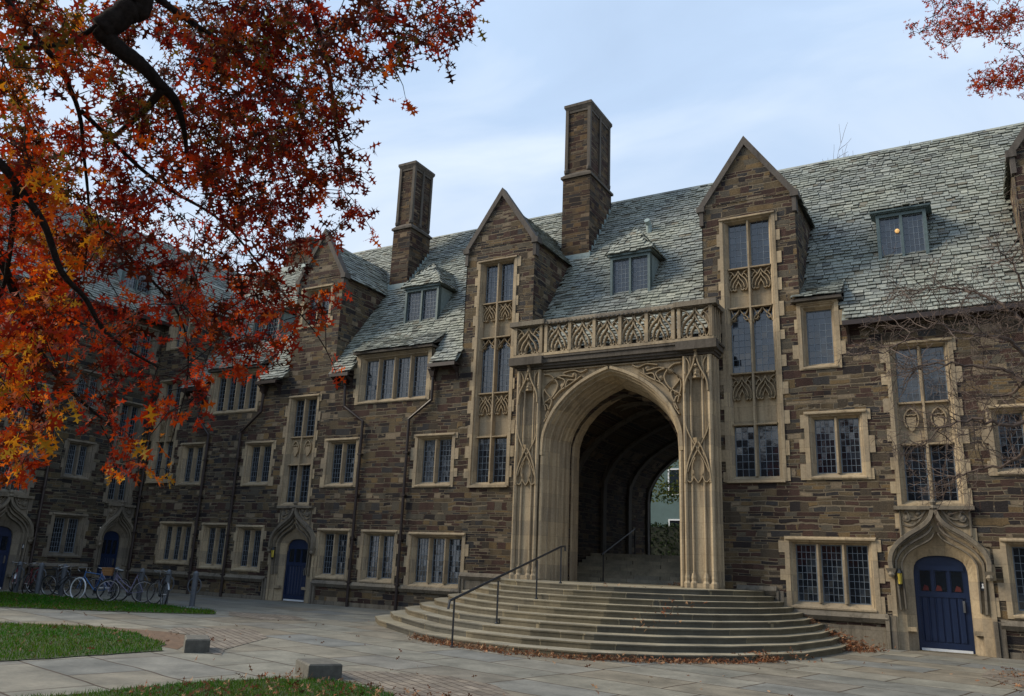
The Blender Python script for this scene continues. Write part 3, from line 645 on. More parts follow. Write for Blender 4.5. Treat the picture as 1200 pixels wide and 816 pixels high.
def downspout(B, pts, hop=True):
    """pts (x, z) from hopper to ground"""
    d = MB(); y = -.10; d.tube([(x, y, z) for x, z in pts], .055, n=8)
    x, z = pts[0]
    o = d.build('downspout', M['pipe'], B)
    if hop:
        h = MB(); h.hexa([(x-.07, y-.08, z), (x+.07, y-.08, z), (x+.07, y+.08, z), (x-.07, y+.08, z), (x-.14, y-.14, z+.24), (x+.14, y-.14, z+.24), (x+.14, y+.09, z+.24), (x-.14, y+.09, z+.24)]); h.box(x-.16, x+.16, y-.16, y+.09, z+.242, z+.29); h.build('hopper', M['pipe'], o)
    br = MB(); zz = .8
    zlow = pts[-1][1]; zl2 = pts[-2][1]; xx = pts[-1][0]
    while zz < zl2-.2:
        br.box(xx-.085, xx+.085, y-.065, .0, zz, zz+.05); zz += 1.5
    br.build('bracket', M['pipe'], o)
    return o

def chimney(B, x0, x1, y0, y1, zb, zs, zt, mat='rubble_dark', label=None):
    m = MB(); m.box(x0, x1, y0, y1, zb, zs); c = MB()
    o = m.build('chimney', M[mat], B)
    if label: o['label'] = label
    c.box(x0-.07, x1+.07, y0-.07, y1+.07, zs+.002, zs+.10); c.hexa([(x0-.05, y0-.05, zs+.10), (x1+.05, y0-.05, zs+.10), (x1+.05, y1+.05, zs+.10), (x0-.05, y1+.05, zs+.10), (x0+.13, y0+.13, zs+.32), (x1-.13, y0+.13, zs+.32), (x1-.13, y1-.13, zs+.32), (x0+.13, y1-.13, zs+.32)])
    a0, a1, b0, b1 = x0+.10, x1-.10, y0+.10, y1-.10
    s = MB(); s.box(a0-.01, a1+.01, b0-.01, b1+.01, zs+.2, zt-.3); s.build('stack', M[mat], o)
    mx = (b0+b1)/2
    posts = [(a0, b0), (a1, b0), (a0, b1), (a1, b1), (a0, mx), (a1, mx)]
    for px, py in posts:
        c.box(px-.065, px+.065, py-.065, py+.065, zs+.25, zt-.22); c.lathe([(.10, 0), (.11, .1), (.07, .2)], (px, py, zs+.28), 8)
    for (p, q, r, t_) in ((a0-.02, a1+.02, b0-.02, b1+.02),):
        c.box(p-.02, q+.02, r-.02, t_+.02, zt-.36, zt-.26) ; c.hexa([(p-.03, r-.03, zt-.25), (q+.03, r-.03, zt-.25), (q+.03, t_+.03, zt-.25), (p-.03, t_+.03, zt-.25), (p-.09, r-.09, zt-.12), (q+.09, r-.09, zt-.12), (q+.09, t_+.09, zt-.12), (p-.09, t_+.09, zt-.12)])
        c.box(p-.10, q+.10, r-.10, t_+.10, zt-.118, zt)
    recalc(c.build('stack_moulding', M['lime_dark'], o))
    f = MB(); zf = EAVE+K*(y0+.35)
    f.box(x0-.05, x1+.05, y0-.04, y0+.02, zf-.10, zf+.22)
    n = 9
    for i in range(n):
        ya = y0+(y1-y0)*i/n; zz = EAVE+K*(ya+.35)
        for x in (x0-.03, x1+.005): f.box(x, x+.025, ya, ya+(y1-y0)/n+.02, zz-.1, zz+.30)
    f.build('flashing', M['verdigris'], o); return o

# ================================================================== THE MAIN RANGE
B = thing('college_building', 'long brown rubble stone collegiate hall with slate roof, gables and a great pointed archway', 'building')
XL, XR = -31.9, 9.5
PC = -9.52                               # portal centre
F2 = {'g': [(-30.2, -28.1, 3), (-27.6, -26.07, 2), (-25.62, -24.1, 2), (-21.37, -19.78, 2), (-19.3, -17.67, 2), (-17.2, -14.88, 3), (-4.7, -2.42, 3), (.29, 2.6, 3), (5.2, 7.4, 3)],
      'f': [(-29.6, -28.03, 2), (-25.68, -24.07, 2), (-21.38, -19.76, 2), (-17.2, -15.5, 2), (-4.03, -2.42, 2), (.30, 1.95, 2), (4.6, 6.2, 2)]}
GZ = {0: (1.10, 2.83), 1: (1.0, 2.80), 2: (.98, 2.74), 3: (.87, 2.67), 4: (.82, 2.65), 5: (.76, 2.60), 6: (.82, 2.68), 7: (.88, 2.73), 8: (.85, 2.7)}
FZ = {0: (4.30, 6.12), 1: (4.24, 6.03), 2: (4.14, 5.98), 3: (4.10, 5.97), 4: (4.16, 6.03), 5: (4.20, 5.95), 6: (4.2, 6.0)}
bays = {'b2': (-30.78, .78), 'b3': (-22.72, .80), 'b5': (-14.12, .80), 'b7': (-5.38, .83), 'b9': (-1.06, .80), 'b11': (2.95, .83)}
holes = []
for i, (a, b, n) in enumerate(F2['g']): holes.append((a+.03, b-.03, GZ[i][0]+.03, GZ[i][1]-.03))
for i, (a, b, n) in enumerate(F2['f']): holes.append((a+.03, b-.03, FZ[i][0]+.03, FZ[i][1]-.03))
bayrows = {
    'b2': [('win', 4.62, 6.20), ('leaf', 6.28, 7.25, .8), ('win', 7.36, 8.85)],
    'b3': [('win', 3.62, 5.00), ('shield', 5.07, 6.03), ('win', 6.14, 7.60)],
    'b5': [('win', 4.26, 5.74), ('leaf', 5.80, 7.22, .72), ('win', 7.30, 9.22, .42), ('leaf', 9.28, 10.5, .66), ('win', 10.54, 11.98)],
    'b7': [('win', 4.30, 5.74), ('leaf', 5.80, 7.22, .76), ('win', 7.30, 9.26, .46), ('leaf', 9.30, 10.5, .70), ('win', 10.54, 12.0)],
    'b9': [('win', 3.62, 5.02), ('shield', 5.08, 6.05), ('win', 6.16, 7.62)],
    'b11': [('win', 4.30, 5.74), ('leaf', 5.80, 7.22, .76), ('win', 7.30, 9.26, .46), ('leaf', 9.30, 10.5, .70), ('win', 10.54, 12.0)]}
for k_, (c, hw) in bays.items():
    r = bayrows[k_]; holes.append((c-hw+.03, c+hw-.03, r[0][1]-.13, r[-1][2]+.13))
DOORS = [(-22.52, .56, 1), (-1.05, .60, 9)]
for q in (-22.52, -1.05): holes += [(q-1.08, q+1.08, -.05, 2.47), (q-.77, q+.77, 2.47, 3.38)]
holes.append((-11.8, -7.25, -.05, 7.7))                                       # the archway
D3 = [(-28.22, -25.25, 7.25, 9.12, 4, 41), (-20.15, -16.72, 7.2, 9.15, 4, 42)]
SW = (-4.07, -2.95, 7.2, 9.2, 1, 43)
for a, b, z0, z1, n, s in D3+[SW]: holes.append((a+.03, b-.03, z0+.03, z1))
gable_wins = [(-23.4, -21.8, 10.52, 12.28), (-31.4, -30.15, 10.4, 12.1)]
w = MB()
wall_sheet(w, XL, XR, -.3, EAVE+.12, holes)
GABLES = [(-22.5, 1.2, 12.6, 14.63), (-14.03, 1.39, 12.65, 14.72), (-5.36, 1.39, 12.65, 14.68), (2.95, 1.39, 12.65, 14.68), (-30.78, 1.12, 12.3, 14.25)]
for c, hw, ze, ap in GABLES:
    hh = [h for h in holes if c-hw-.2 < (h[0]+h[1])/2 < c+hw+.2]+[(g[0]+.03, g[1]-.03, g[2]+.03, g[3]-.03) for g in gable_wins]
    wall_sheet(w, c-hw, c+hw, EAVE+.12, ze, hh)
for a, b, z0, z1, n, s in D3+[SW]:
    pass
w.quad((XR, 0, -.3), (XR, 11, -.3), (XR, 11, EAVE), (XR, 0, EAVE)); w.face([(XR, -.0, EAVE), (XR, 11, EAVE), (XR, RIDGE_Y, RIDGE_Z-.2)])
for a, b in ((XL, PC-3.2), (PC+3.2, XR)): w.quad((a, 11, -.3), (b, 11, -.3), (b, 11, EAVE), (a, 11, EAVE))
w.quad((PC-3.2, 11, 7.2), (PC+3.2, 11, 7.2), (PC+3.2, 11, EAVE), (PC-3.2, 11, EAVE))
recalc(w.build('wall', M['rubble'], B))

for i, (a, b, n) in enumerate(F2['g']): window(B, a, b, GZ[i][0], GZ[i][1], n, 100+i)
for i, (a, b, n) in enumerate(F2['f']): window(B, a, b, FZ[i][0], FZ[i][1], n, 200+i)
for i, (a, b, c, d) in enumerate(gable_wins): window(B, a, b, c, d, 2, 300+i, hood=True, side=.22)
for k_, (c, hw) in bays.items(): window_bay(B, c, hw, bayrows[k_], 400+sum(map(ord, k_)))
for j, (c, hw, sd_) in enumerate(DOORS): ogee_door(B, c, hw=hw, seed=sd_, zt=2.26 if sd_ == 1 else 2.28)
for a, b, z0, z1, n, s in D3+[SW]: eave_dormer(B, a, b, z0, z1, n, s)
for c, hw, ze, ap in GABLES: gable(B, c, hw, ze, ap)
for i, (c, hw, hip, lit) in enumerate([(-26.7, .8, False, False), (-18.3, .80, True, False), (-9.62, .72, True, False), (-1.26, .66, False, True), (6.3, .7, True, False)]): roof_dormer(B, c, hw, hip=hip, seed=500+i*7, lit=lit)
chimney(B, -13.13, -11.97, 3.0, 5.1, 12.0, 16.35, 19.62)
chimney(B, -21.42, -20.48, 3.0, 4.45, 12.0, 15.65, 18.88)
chimney(B, -30.3, -28.6, 5.2, 6.6, 14.0, 16.7, 17.5)
vm = MB(); vm.tube([(-9.83, 3.72, 13.75), (-9.83, 3.65, 14.1), (-9.83, 3.45, 14.22)], .11, n=10); vm.build('roof_vent', M['verdigris'], B)

# roof
slope = np.array([0, RIDGE_Y+.35, RIDGE_Z-EAVE]); SL = float(np.linalg.norm(slope)); dv = slope/SL; nr = (0, -dv[2], dv[1])
def keep(u, v):
    x = -32.5+u; y = -.35+v*dv[1]
    for c, hw, ze, ap in GABLES:
        if abs(x-c) < hw-.02 and y < roofy(ze): return False
    for a, b, z0, z1, n, s in D3+[SW]:
        if a-.12 < x < b+.12 and y < roofy(z1+.06): return False
    if x < -31.7 and y < .9: return False
    return True
slates('roof', B, (-32.5, -.35, EAVE), (1, 0, 0), dv, nr, 42.2, SL, keep, seed=11, row=.165, wid=.24)
# westward run towards the valley with the side range
slates('roof_valley', B, (-38.5, -.35, EAVE), (1, 0, 0), dv, nr, 6.0, SL, lambda u, v: (v*dv[1]) > (6.0-u)*1.0 - .4, seed=12, row=.195)
rb = MB(); off = -.012
P = lambda y, z: (y+.004, z-.03)
rb.quad((-39, RIDGE_Y, RIDGE_Z-.03), (XR+.25, RIDGE_Y, RIDGE_Z-.03), (XR+.25, 11.35, EAVE), (-39, 11.35, EAVE))
def deck(a, b, y0, z0): rb.quad((a, y0+.01, z0-.03), (b, y0+.01, z0-.03), (b, RIDGE_Y, RIDGE_Z-.03), (a, RIDGE_Y, RIDGE_Z-.03))
cuts = sorted([(c-hw, c+hw, ze) for c, hw, ze, ap in GABLES]+[(a-.1, b+.1, z1+.02) for a, b, z0, z1, n, s in D3+[SW]])
x = -31.9
for a, b, zz in cuts:
    if a > x: deck(x, a, -.35, EAVE)
    deck(max(a, x), b, roofy(zz), zz); x = max(x, b)
deck(x, XR+.25, -.35, EAVE); deck(-39, -31.9, 4.6, EAVE+K*4.95)
rb.build('roof_deck', M['slate'], B)
rc = MB()
for i in range(120):
    xx = -37.5+i*.40
    if xx > XR: break
    rc.hexa([(xx, RIDGE_Y-.14, RIDGE_Z-.14), (xx+.39, RIDGE_Y-.14, RIDGE_Z-.14), (xx+.39, RIDGE_Y+.14, RIDGE_Z-.14), (xx, RIDGE_Y+.14, RIDGE_Z-.14), (xx, RIDGE_Y-.02, RIDGE_Z+.05), (xx+.39, RIDGE_Y-.02, RIDGE_Z+.05), (xx+.39, RIDGE_Y+.02, RIDGE_Z+.05), (xx, RIDGE_Y+.02, RIDGE_Z+.05)])
rc.a = [rnd.random() for _ in rc.f]
rc.build('ridge_tiles', M['slate'], B)
# eaves boards and gutters between the gables
spans = [(-29.6, -28.34), (-25.13, -24.0), (-21.2, -20.27), (-16.60, -15.46), (-12.6, -6.78), (-2.83, 1.5), (4.4, XR)]
gt = MB(); bk = MB()
for a, b in spans:
    gt.box(a, b, -.42, -.34, EAVE-.17, EAVE-.04); gt.box(a, b, -.34, -.002, EAVE-.12, EAVE-.06)
    for xx in (a+.1, b-.1): bk.prism([(-.36, EAVE-.17), (-.002, EAVE-.17), (-.002, EAVE-.62), (-.10, EAVE-.36)], 'x', xx-.035, xx+.035)
gt.build('gutter', M['pipe'], B); bk.build('eave_bracket', M['pipe'], B)
for pts in ([(-20.62, 8.0), (-20.55, 7.15), (-19.60, 6.55), (-19.60, 0)], [(-16.55, 8.0), (-16.55, 7.15), (-17.48, 6.52), (-17.48, 0)], [(-24.9, 7.95), (-24.95, 7.2), (-25.95, 6.4), (-25.95, .0)],
            [(-28.6, 7.9), (-28.7, 7.2), (-27.85, 6.4), (-27.85, .0)], [(-31.7, 8.1), (-31.7, 0)]): downspout(B, pts)
# plinth string course with returns round the doors and the stairs
sc = MB()
def course(a, b, z, mb=sc):
    mb.hexa([(a, -.05, z-.17), (b, -.05, z-.17), (b, .01, z-.17), (a, .01, z-.17), (a, -.12, z-.06), (b, -.12, z-.06), (b, .01, z-.06), (a, .01, z-.06)])
    mb.hexa([(a, -.12, z-.058), (b, -.12, z-.058), (b, .01, z-.058), (a, .01, z-.058), (a, -.03, z+.06), (b, -.03, z+.06), (b, .01, z+.06), (a, .01, z+.06)])
def jamb(xm, z0, z1, wd=.09): sc.box(xm-wd, xm-.03, -.10, .01, z0, z1); sc.box(xm+.0, xm+wd, -.07, .01, z0, z1); sc.box(xm-.031, xm+.001, -.045, .009, z0, z1-.002)
course(-31.85, -23.75, .80); course(-21.35, -15.0, .78); jamb(-14.93, .62, 1.22); course(-15.0, -12.5, 1.28)
course(-6.0, -4.95, 1.30); jamb(-4.86, .68, 1.25); course(-4.9, -2.28, .76); jamb(-2.22, 0, .80, .12); jamb(.10, 0, .80, .12); course(.14, XR, .78); jamb(-23.72, .0, .78); jamb(-21.30, 0, .76)
recalc(sc.build('string_course', M['lime_grey'], B))
pl = MB()
for a, b in ((-23.6-8.2, -23.75), (-21.2, -15.0), (.25, XR)): pl.box(a, b, -.045, .01, -.2, .14)
pl.box(-4.8, -2.35, -.045, .01, -.2, .5)
pl.box(-6.05, -4.95, -.03, .01, .3, 1.15); pl.box(-14.85, -12.45, -.03, .01, .3, 1.12)
pl.build('plinth', M['lime_grey'], B)

# ------------------------------------------------------------------ portal
PY = -0.62
outer = [(2.23, 1.2), (2.23, 4.9), (2.20, 5.45), (2.05, 5.90), (1.80, 6.32), (1.45, 6.70), (1.05, 7.01), (.60, 7.25), (.25, 7.39), (0.0, 7.47)]
def arch_off(prof, d, zb=1.2):
    out = []
    for i, (a, z) in enumerate(prof):
        p, q = prof[max(i-1, 0)], prof[min(i+1, len(prof)-1)]
        dx, dz = q[0]-p[0], q[1]-p[1]; L = math.hypot(dx, dz); nx, nz = dz/L, -dx/L        # outward
        out.append((max(0.0, a-nx*d), z-nz*d))
    out[0] = (out[0][0], zb); e = out[-1]; out[-1] = (0.0, min(e[1], out[-1][1])-.02); return out
prt = MB(); HW = 3.18; TOP = 7.62
n = len(outer)
for sg in (-1, 1):
    for (a, z), (b, z2) in zip(outer, outer[1:]): prt.quad((PC+sg*HW, PY, z), (PC+sg*a, PY, z), (PC+sg*b, PY, z2), (PC+sg*HW, PY, z2))
    prt.quad((PC+sg*HW, PY, outer[-1][1]), (PC, PY, outer[-1][1]), (PC, PY, TOP), (PC+sg*HW, PY, TOP))
    prt.quad((PC+sg*HW, PY, 0), (PC+sg*HW, 0.0, 0), (PC+sg*HW, 0.0, 9.2), (PC+sg*HW, PY, 9.2))
    prt.quad((PC+sg*HW, PY, 0), (PC+sg*2.23, PY, 0), (PC+sg*2.23, PY, 1.2), (PC+sg*HW, PY, 1.2))
portal = recalc(prt.build('portal', M['lime'], B)); portal['label'] = 'projecting pale carved stone portal with pointed arch'
av = MB()
steps_ = [(0, PY), (.0, PY-.06), (.09, PY-.06), (.11, PY+.02), (.15, PY+.12), (.20, PY+.13), (.22, PY+.22), (.30, PY+.30), (.31, PY+.38), (.35, PY+.40), (.40, PY+.52), (.45, PY+.56), (.46, PY+.66), (.50, PY+.70), (.56, PY+.86), (.60, PY+.88), (.60, PY+1.5)]
steps_ = [(d*.72, PY+(y-PY)*(1.0 if y-PY <= .13 else 1.45) if y-PY < 1 else PY+1.7) for d, y in steps_]
rings_ = [[(p, y) for p in arch_off(outer, d)] for d, y in steps_]
for A, Bq in zip(rings_, rings_[1:]):
    for sg in (-1, 1):
        for i in range(n-1):
            (a, ya), (b, _) = A[i], A[i+1]; (c_, yc), (d_, _) = Bq[i], Bq[i+1]
            av.quad((PC+sg*a[0], ya, a[1]), (PC+sg*b[0], ya, b[1]), (PC+sg*d_[0], yc, d_[1]), (PC+sg*c_[0], yc, c_[1]))
recalc(av.build('arch_moulding', M['lime'], portal))
hd = MB()
for sg in (-1, 1): hd.bar(spl([(PC+sg*(a+.03), z+.02) for a, z in outer[1:]], 3), .13, PY-.15, PY-.03, .35)
for sg in (-1, 1):
    for x, r in ((2.20, .07),): hd.tube([(PC+sg*(x+.03 if x > 2.1 else x), PY-.07+(2.2-x)*1.2, 1.25), (PC+sg*(x+.03 if x > 2.1 else x), PY-.07+(2.2-x)*1.2, 4.9)], r, n=8)
recalc(hd.build('hood_mould', M['lime'], portal))
# flanking piers with niches
for sg in (-1, 1):
    t = MB(); X = lambda f: PC+sg*f
    bx = lambda a, b, y0, y1, z0, z1: t.box(*sorted((X(a), X(b))), y0, y1, z0, z1)
    bx(2.36, 3.12, PY-.10, PY+.01, 1.2, 5.25); bx(2.36, 2.5, PY-.10, PY+.01, 5.25, 7.2); bx(2.98, 3.12, PY-.10, PY+.01, 5.25, 7.2); bx(2.36, 3.12, PY-.10, PY+.01, 7.2, 7.62)
    for f, r, yy in ((2.38, .055, -.15), (2.56, .035, -.13), (2.90, .035, -.13), (3.12, .07, -.14)): t.tube([(X(f), PY+yy, 1.5), (X(f), PY+yy, 7.6)], r, n=8)
    for f in (2.38, 2.56, 2.90, 3.12): t.lathe([(.10, 0), (.11, .16), (.075, .22), (.085, .3), (.06, .42)], (X(f), PY-.13, 1.2), 8)
    bx(2.30, 3.20, PY-.20, PY, 1.19, 1.36)
    # return side
    for yy in (-.42, -.10): t.tube([(X(3.15), yy, 1.3), (X(3.15), yy, 7.6)], .06, n=8)
    pier = recalc(t.build('pier', M['lime'], portal))
    q = MB()
    c = 2.74
    for s2 in (-1, 1):
        Y = lambda f: X(c+s2*f)
        q.bar(bez([(Y(.34), 6.55), (Y(.36), 7.1), (Y(.05), 7.05), (Y(0), 7.75)], 10), .055, PY-.26, PY-.10); q.bar(bez([(Y(.02), 5.15), (Y(.10), 5.0), (Y(.34), 4.6), (Y(.36), 4.05)], 10), .055, PY-.22, PY-.10)
        q.bar(bez([(Y(.36), 5.75), (Y(.30), 5.2), (Y(-.12), 4.9), (Y(-.30), 4.3)], 12), .045, PY-.20, PY-.10); q.bar(bez([(Y(.2), 6.9), (Y(.28), 7.2), (Y(.1), 7.3), (Y(.3), 7.55)], 8), .04, PY-.2, PY-.1)
        q.bar(bez([(Y(.34), 4.12), (Y(.22), 3.9), (Y(.1), 4.1), (Y(.14), 4.35)], 8), .04, PY-.2, PY-.1); q.bar(bez([(Y(.0), 4.0), (Y(.22), 4.25), (Y(.2), 4.5), (Y(.08), 4.7)], 8), .035, PY-.2, PY-.1)
        q.lathe([(.02, -.1), (.055, -.03), (.03, .05)], (Y(.36), PY-.17, 4.05), 6); q.lathe([(.01, 0), (.05, .08), (.02, .2)], (Y(.34), PY-.17, 7.0), 6)
    q.lathe([(.04, -.42), (.09, -.25), (.07, -.18), (.15, -.02), (.17, .04)], (X(c), PY-.10, 5.2), 8); q.lathe([(.16, 0), (.13, .12), (.15, .2), (.04, .55), (.06, .6), (.01, .75)], (X(c), PY-.08, 6.95), 8)
    for z_ in (7.0, 7.25, 7.5, 7.7): q.lathe([(.02, 0), (.06, .04), (.02, .09)], (X(c), PY-.25, z_), 6)
    recalc(q.build('niche_carving', M['lime_plain'], pier))
# spandrel leaf carving
for sg in (-1, 1):
    sp = MB(); X = lambda f: PC+sg*f
    for P_ in ([(2.15, 6.1), (1.95, 6.6), (2.2, 7.0), (1.7, 7.35), (1.2, 7.3)], [(2.15, 6.3), (2.25, 6.9), (1.85, 7.3), (1.5, 7.2), (1.62, 6.95)], [(1.9, 6.65), (1.65, 6.9), (1.35, 7.05), (.95, 7.3)],
               [(2.2, 6.55), (1.9, 6.75), (1.75, 7.1), (2.0, 7.4), (2.25, 7.45)], [(1.55, 7.45), (1.2, 7.5), (.95, 7.42), (.75, 7.5)], [(2.2, 5.95), (2.05, 6.2), (2.1, 6.45), (2.25, 6.5)], [(1.5, 6.95), (1.4, 7.2), (1.15, 7.2), (1.1, 7.38)]):
        sp.bar(spl([(X(a), z) for a, z in P_], 5), .055, PY-.12, PY-.002, .5)
    for a, z in ((1.62, 7.05), (2.08, 6.6), (1.2, 7.38), (1.9, 7.25)): sp.lathe([(.02, -.09), (.08, -.05), (.11, 0)], (X(a), PY, z), 7, 'y')
    sp.bar([(X(2.28), 7.57), (X(0.1), 7.57)], .06, PY-.07, PY-.002)
    recalc(sp.build('spandrel_carving', M['lime_plain'], portal))
# cornice and balustrade
co = MB()
def band(z0, z1, p, ps, mb=co, e=.0):
    mb.box(PC-HW-ps, PC+HW+ps, PY-p, 0, z0, z1)
band(7.63, 7.70, .15, .05); band(7.702, 7.78, .22, .10); band(7.782, 7.93, .29, .16); band(7.932, 7.99, .33, .20)
for sg in (-1, 1): co.box(*sorted((PC+sg*2.2, PC+sg*(HW+.22))), PY-.40, PY-.14, 7.75, 8.0)
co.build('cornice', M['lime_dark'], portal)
bl = MB(); by0, by1 = PY-.26, PY-.12; zb, zt = 8.02, 9.12
bl.box(PC-HW-.12, PC+HW+.12, by0-.03, by1+.03, zb, zb+.09)
rail = MB(); rail.hexa([(PC-HW-.18, by0-.08, zt-.10), (PC+HW+.18, by0-.08, zt-.10), (PC+HW+.18, by1+.08, zt-.10), (PC-HW-.18, by1+.08, zt-.10), (PC-HW-.15, by0-.04, zt+.05), (PC+HW+.15, by0-.04, zt+.05), (PC+HW+.15, by1+.04, zt+.05), (PC-HW-.15, by1+.04, zt+.05)])
for i in range(45): xx = PC-HW-.1+i*.145; rail.box(xx, xx+.07, by0-.105, by0-.08, zt-.09, zt-.03)
for sg in (-1, 1): rail.box(*sorted((PC+sg*2.15, PC+sg*(HW+.24))), by0-.13, by1+.1, zt-.08, zt+.07)
for sg in (-1, 1): x = PC+sg*(HW+.10); rail.box(x-.09, x+.09, by1, 0, zt-.10, zt+.04)
rail.build('balustrade_rail', M['lime_grey'], portal)
xs_ = [-3.24, -2.30, -2.12, -1.28, -.44, .42, 1.27, 2.10, 2.28, 3.22]
for i, x in enumerate(xs_):
    bl.box(PC+x-.05, PC+x+.05, by0-.04, by1+.03, zb+.09, zt-.10)
for a, b in zip(xs_, xs_[1:]):
    if b-a > .5: tracery_leaf(bl, PC+a+.05, PC+b-.05, zb+.09, zt-.10, by0, by1, .06)
for sg in (-1, 1):
    x = PC+sg*(HW+.07)
    for k in range(3): bl.box(x-.05, x+.05, by1+.12+k*.22-.03, by1+.12+k*.22+.03, zb, zt-.1)
bl2 = recalc(bl.build('balustrade', M['lime'], portal))
portal.scale = (1.0, 1.0, 1.018); portal.location = (0, 0, 1.67*(1-1.018))
bf = MB(); bf.box(PC-HW, PC+HW, PY-.10, 0, 8.012, 8.03); bf.build('balcony_floor', M['lime_dark'], portal)

# ------------------------------------------------------------------ the vaulted passage
pw = MB(); HP = 3.1; z0p = .9
pw.quad((PC-HP, .5, z0p), (PC-HP, 11, z0p), (PC-HP, 11, 4.4), (PC-HP, .5, 4.4)); pw.quad((PC+HP, .5, z0p), (PC+HP, 11, z0p), (PC+HP, 11, 4.4), (PC+HP, .5, 4.4))
vp = [(HP, 4.4), (HP*.97, 5.0), (HP*.86, 5.6), (HP*.68, 6.15), (HP*.45, 6.6), (HP*.2, 6.95), (0, 7.1)]
for sg in (-1, 1):
    for a, b in zip(vp, vp[1:]): pw.quad((PC+sg*a[0], .5, a[1]), (PC+sg*a[0], 11, a[1]), (PC+sg*b[0], 11, b[1]), (PC+sg*b[0], .5, b[1]))
ip = arch_off(outer, .432)
for sg in (-1, 1):
    for (a, z), (b, z2) in zip(ip, ip[1:]): pw.quad((PC+sg*HP, .5, z), (PC+sg*a, .5, z), (PC+sg*b, .5, z2), (PC+sg*HP, .5, z2))
    pw.quad((PC+sg*HP, .5, ip[-1][1]), (PC, .5, ip[-1][1]), (PC, .5, 7.2), (PC+sg*HP, .5, 7.2))
far = [(2.95, 2.1), (2.95, 4.4), (2.85, 5.0), (2.5, 5.7), (2.0, 6.2), (1.3, 6.55), (.6, 6.75), (0, 6.85)]
for sg in (-1, 1):
    for (a, z), (b, z2) in zip(far, far[1:]): pw.quad((PC+sg*3.25, 10.9, z), (PC+sg*a, 10.9, z), (PC+sg*b, 10.9, z2), (PC+sg*3.25, 10.9, z2))
    pw.quad((PC+sg*3.25, 10.9, 6.85), (PC, 10.9, 6.85), (PC, 10.9, 7.3), (PC+sg*3.25, 10.9, 7.3))
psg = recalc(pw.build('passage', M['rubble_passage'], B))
rib = MB()
for yy in (.75, 3.4, 6.0, 8.6, 10.8):
    for sg in (-1, 1):
        rib.bar(spl([(PC+sg*(a-.05), z) for a, z in [(HP, 1.2)]+vp], 3), .16, yy-.14, yy+.14, .2)
for y_a, y_b in ((.75, 3.4), (3.4, 6.0), (6.0, 8.6), (8.6, 10.8)):
    for sg in (-1, 1):
        for f in (0, 1):
            pts = []
            for i in range(11):
                t = i/10; a = HP*cos(t*pi/2)-.05; z = 4.4+2.62*sin(t*pi/2)**.95; yy = (y_a+(y_b-y_a)*.5*t) if f == 0 else (y_b-(y_b-y_a)*.5*t)
                pts.append((PC+sg*a, yy, z))
            rib.tube(pts, .075, n=5)
rib.build('vault_rib', M['lime_dark'], psg)  # dark limestone puts the passage's dimness into the ribs' colour
ps = MB()
for i in range(8): ps.box(PC-HP, PC+HP, 2.5+i*.35, 11.0, 1.22+i*.118, 1.22+(i+1)*.118)
ps.box(PC-HP, PC+HP, -.3, 2.5, 1.0, 1.2265)
ps.build('passage_steps', M['tread_sunlit'], psg)
hr = MB()
for (yy, zz) in ((2.45, 1.23), (5.3, 2.17)): hr.tube([(PC-1.5, yy, zz), (PC-1.5, yy, zz+.9)], .022, n=6)
hr.tube([(PC-1.5, 2.3, 2.08), (PC-1.5, 2.45, 2.13), (PC-1.5, 5.3, 3.07)], .025, n=6); hr.build('inner_handrail', M['black'], psg)

# ================================================================== LEFT RANGE (faces +X), local x = world Y
W = thing('college_side_building', 'darker rubble stone side range behind the oak, meeting the main hall in a corner', 'building', (-31.9, 0, 0), pi/2)
WE = 11.7; WK = 5.4/4.05
wroofy = lambda z: (z-WE)/WK-.3
wb = {'d2': (-.98, .62), 'd1': (-5.5, .72)}
wr = {'d2': [('win', 3.66, 5.15), ('leaf', 5.2, 6.2, .8), ('win', 6.3, 7.7)], 'd1': [('win', 3.66, 5.0), ('shield', 5.1, 6.1), ('win', 6.2, 7.7)]}
wh = []; wws = [(-3.72, -2.2, 1.22, 2.95, 2), (-3.66, -2.38, 4.3, 5.88, 2), (-3.75, -2.45, 7.15, 8.8, 2), (-2.35, -.25, 9.8, 11.35, 3), (-6.6, -4.5, 9.8, 11.35, 3), (-9.0, -7.4, 1.2, 2.95, 2), (-9.0, -7.4, 4.3, 5.9, 2), (-9.0, -7.4, 7.15, 8.8, 2), (-12.5, -10.9, 1.2, 2.95, 2), (-12.5, -10.9, 4.3, 5.9, 2)]
for a, b, c, d, n_ in wws: wh.append((a+.03, b-.03, c+.03, d-.03))
for k_, (c, hw) in wb.items(): wh.append((c-hw+.03, c+hw-.03, wr[k_][0][1]-.13, wr[k_][-1][2]+.13))
wh += [(-1.58, -.02, -.05, 2.47), (-1.35, -.25, 2.47, 3.38), (-5.5-1.06, -5.5+1.06, -.05, 2.47), (-5.5-.76, -5.5+.76, 2.47, 3.38)]
w = MB(); wall_sheet(w, -14, 5.2, -.3, WE+.1, wh); w.quad((-14, 0, -.3), (-14, 8, -.3), (-14, 8, WE), (-14, 0, WE)); w.face([(-14, 0, WE), (-14, 8, WE), (-14, 4, 17.1)])
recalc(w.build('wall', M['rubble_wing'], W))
for i, (a, b, c, d, n_) in enumerate(wws): window(W, a, b, c, d, n_, 600+i, mat='lime_grey')
for i, (k_, (c, hw)) in enumerate(wb.items()): window_bay(W, c, hw, wr[k_], 650+i, mat='lime_grey')
ogee_door(W, -.80, hw=.42, W=.80, seed=2, sign=-1, lamp=False, mat='lime_grey', zt=2.35); ogee_door(W, -5.5, hw=.58, W=1.10, seed=3, sign=1, lamp=False, mat='lime_grey')
ws = np.array([0, 4.35, 17.1-WE+.4]); ws = np.array([0, 4.05, 5.4]); WL = float(np.linalg.norm(ws)); wd = ws/WL
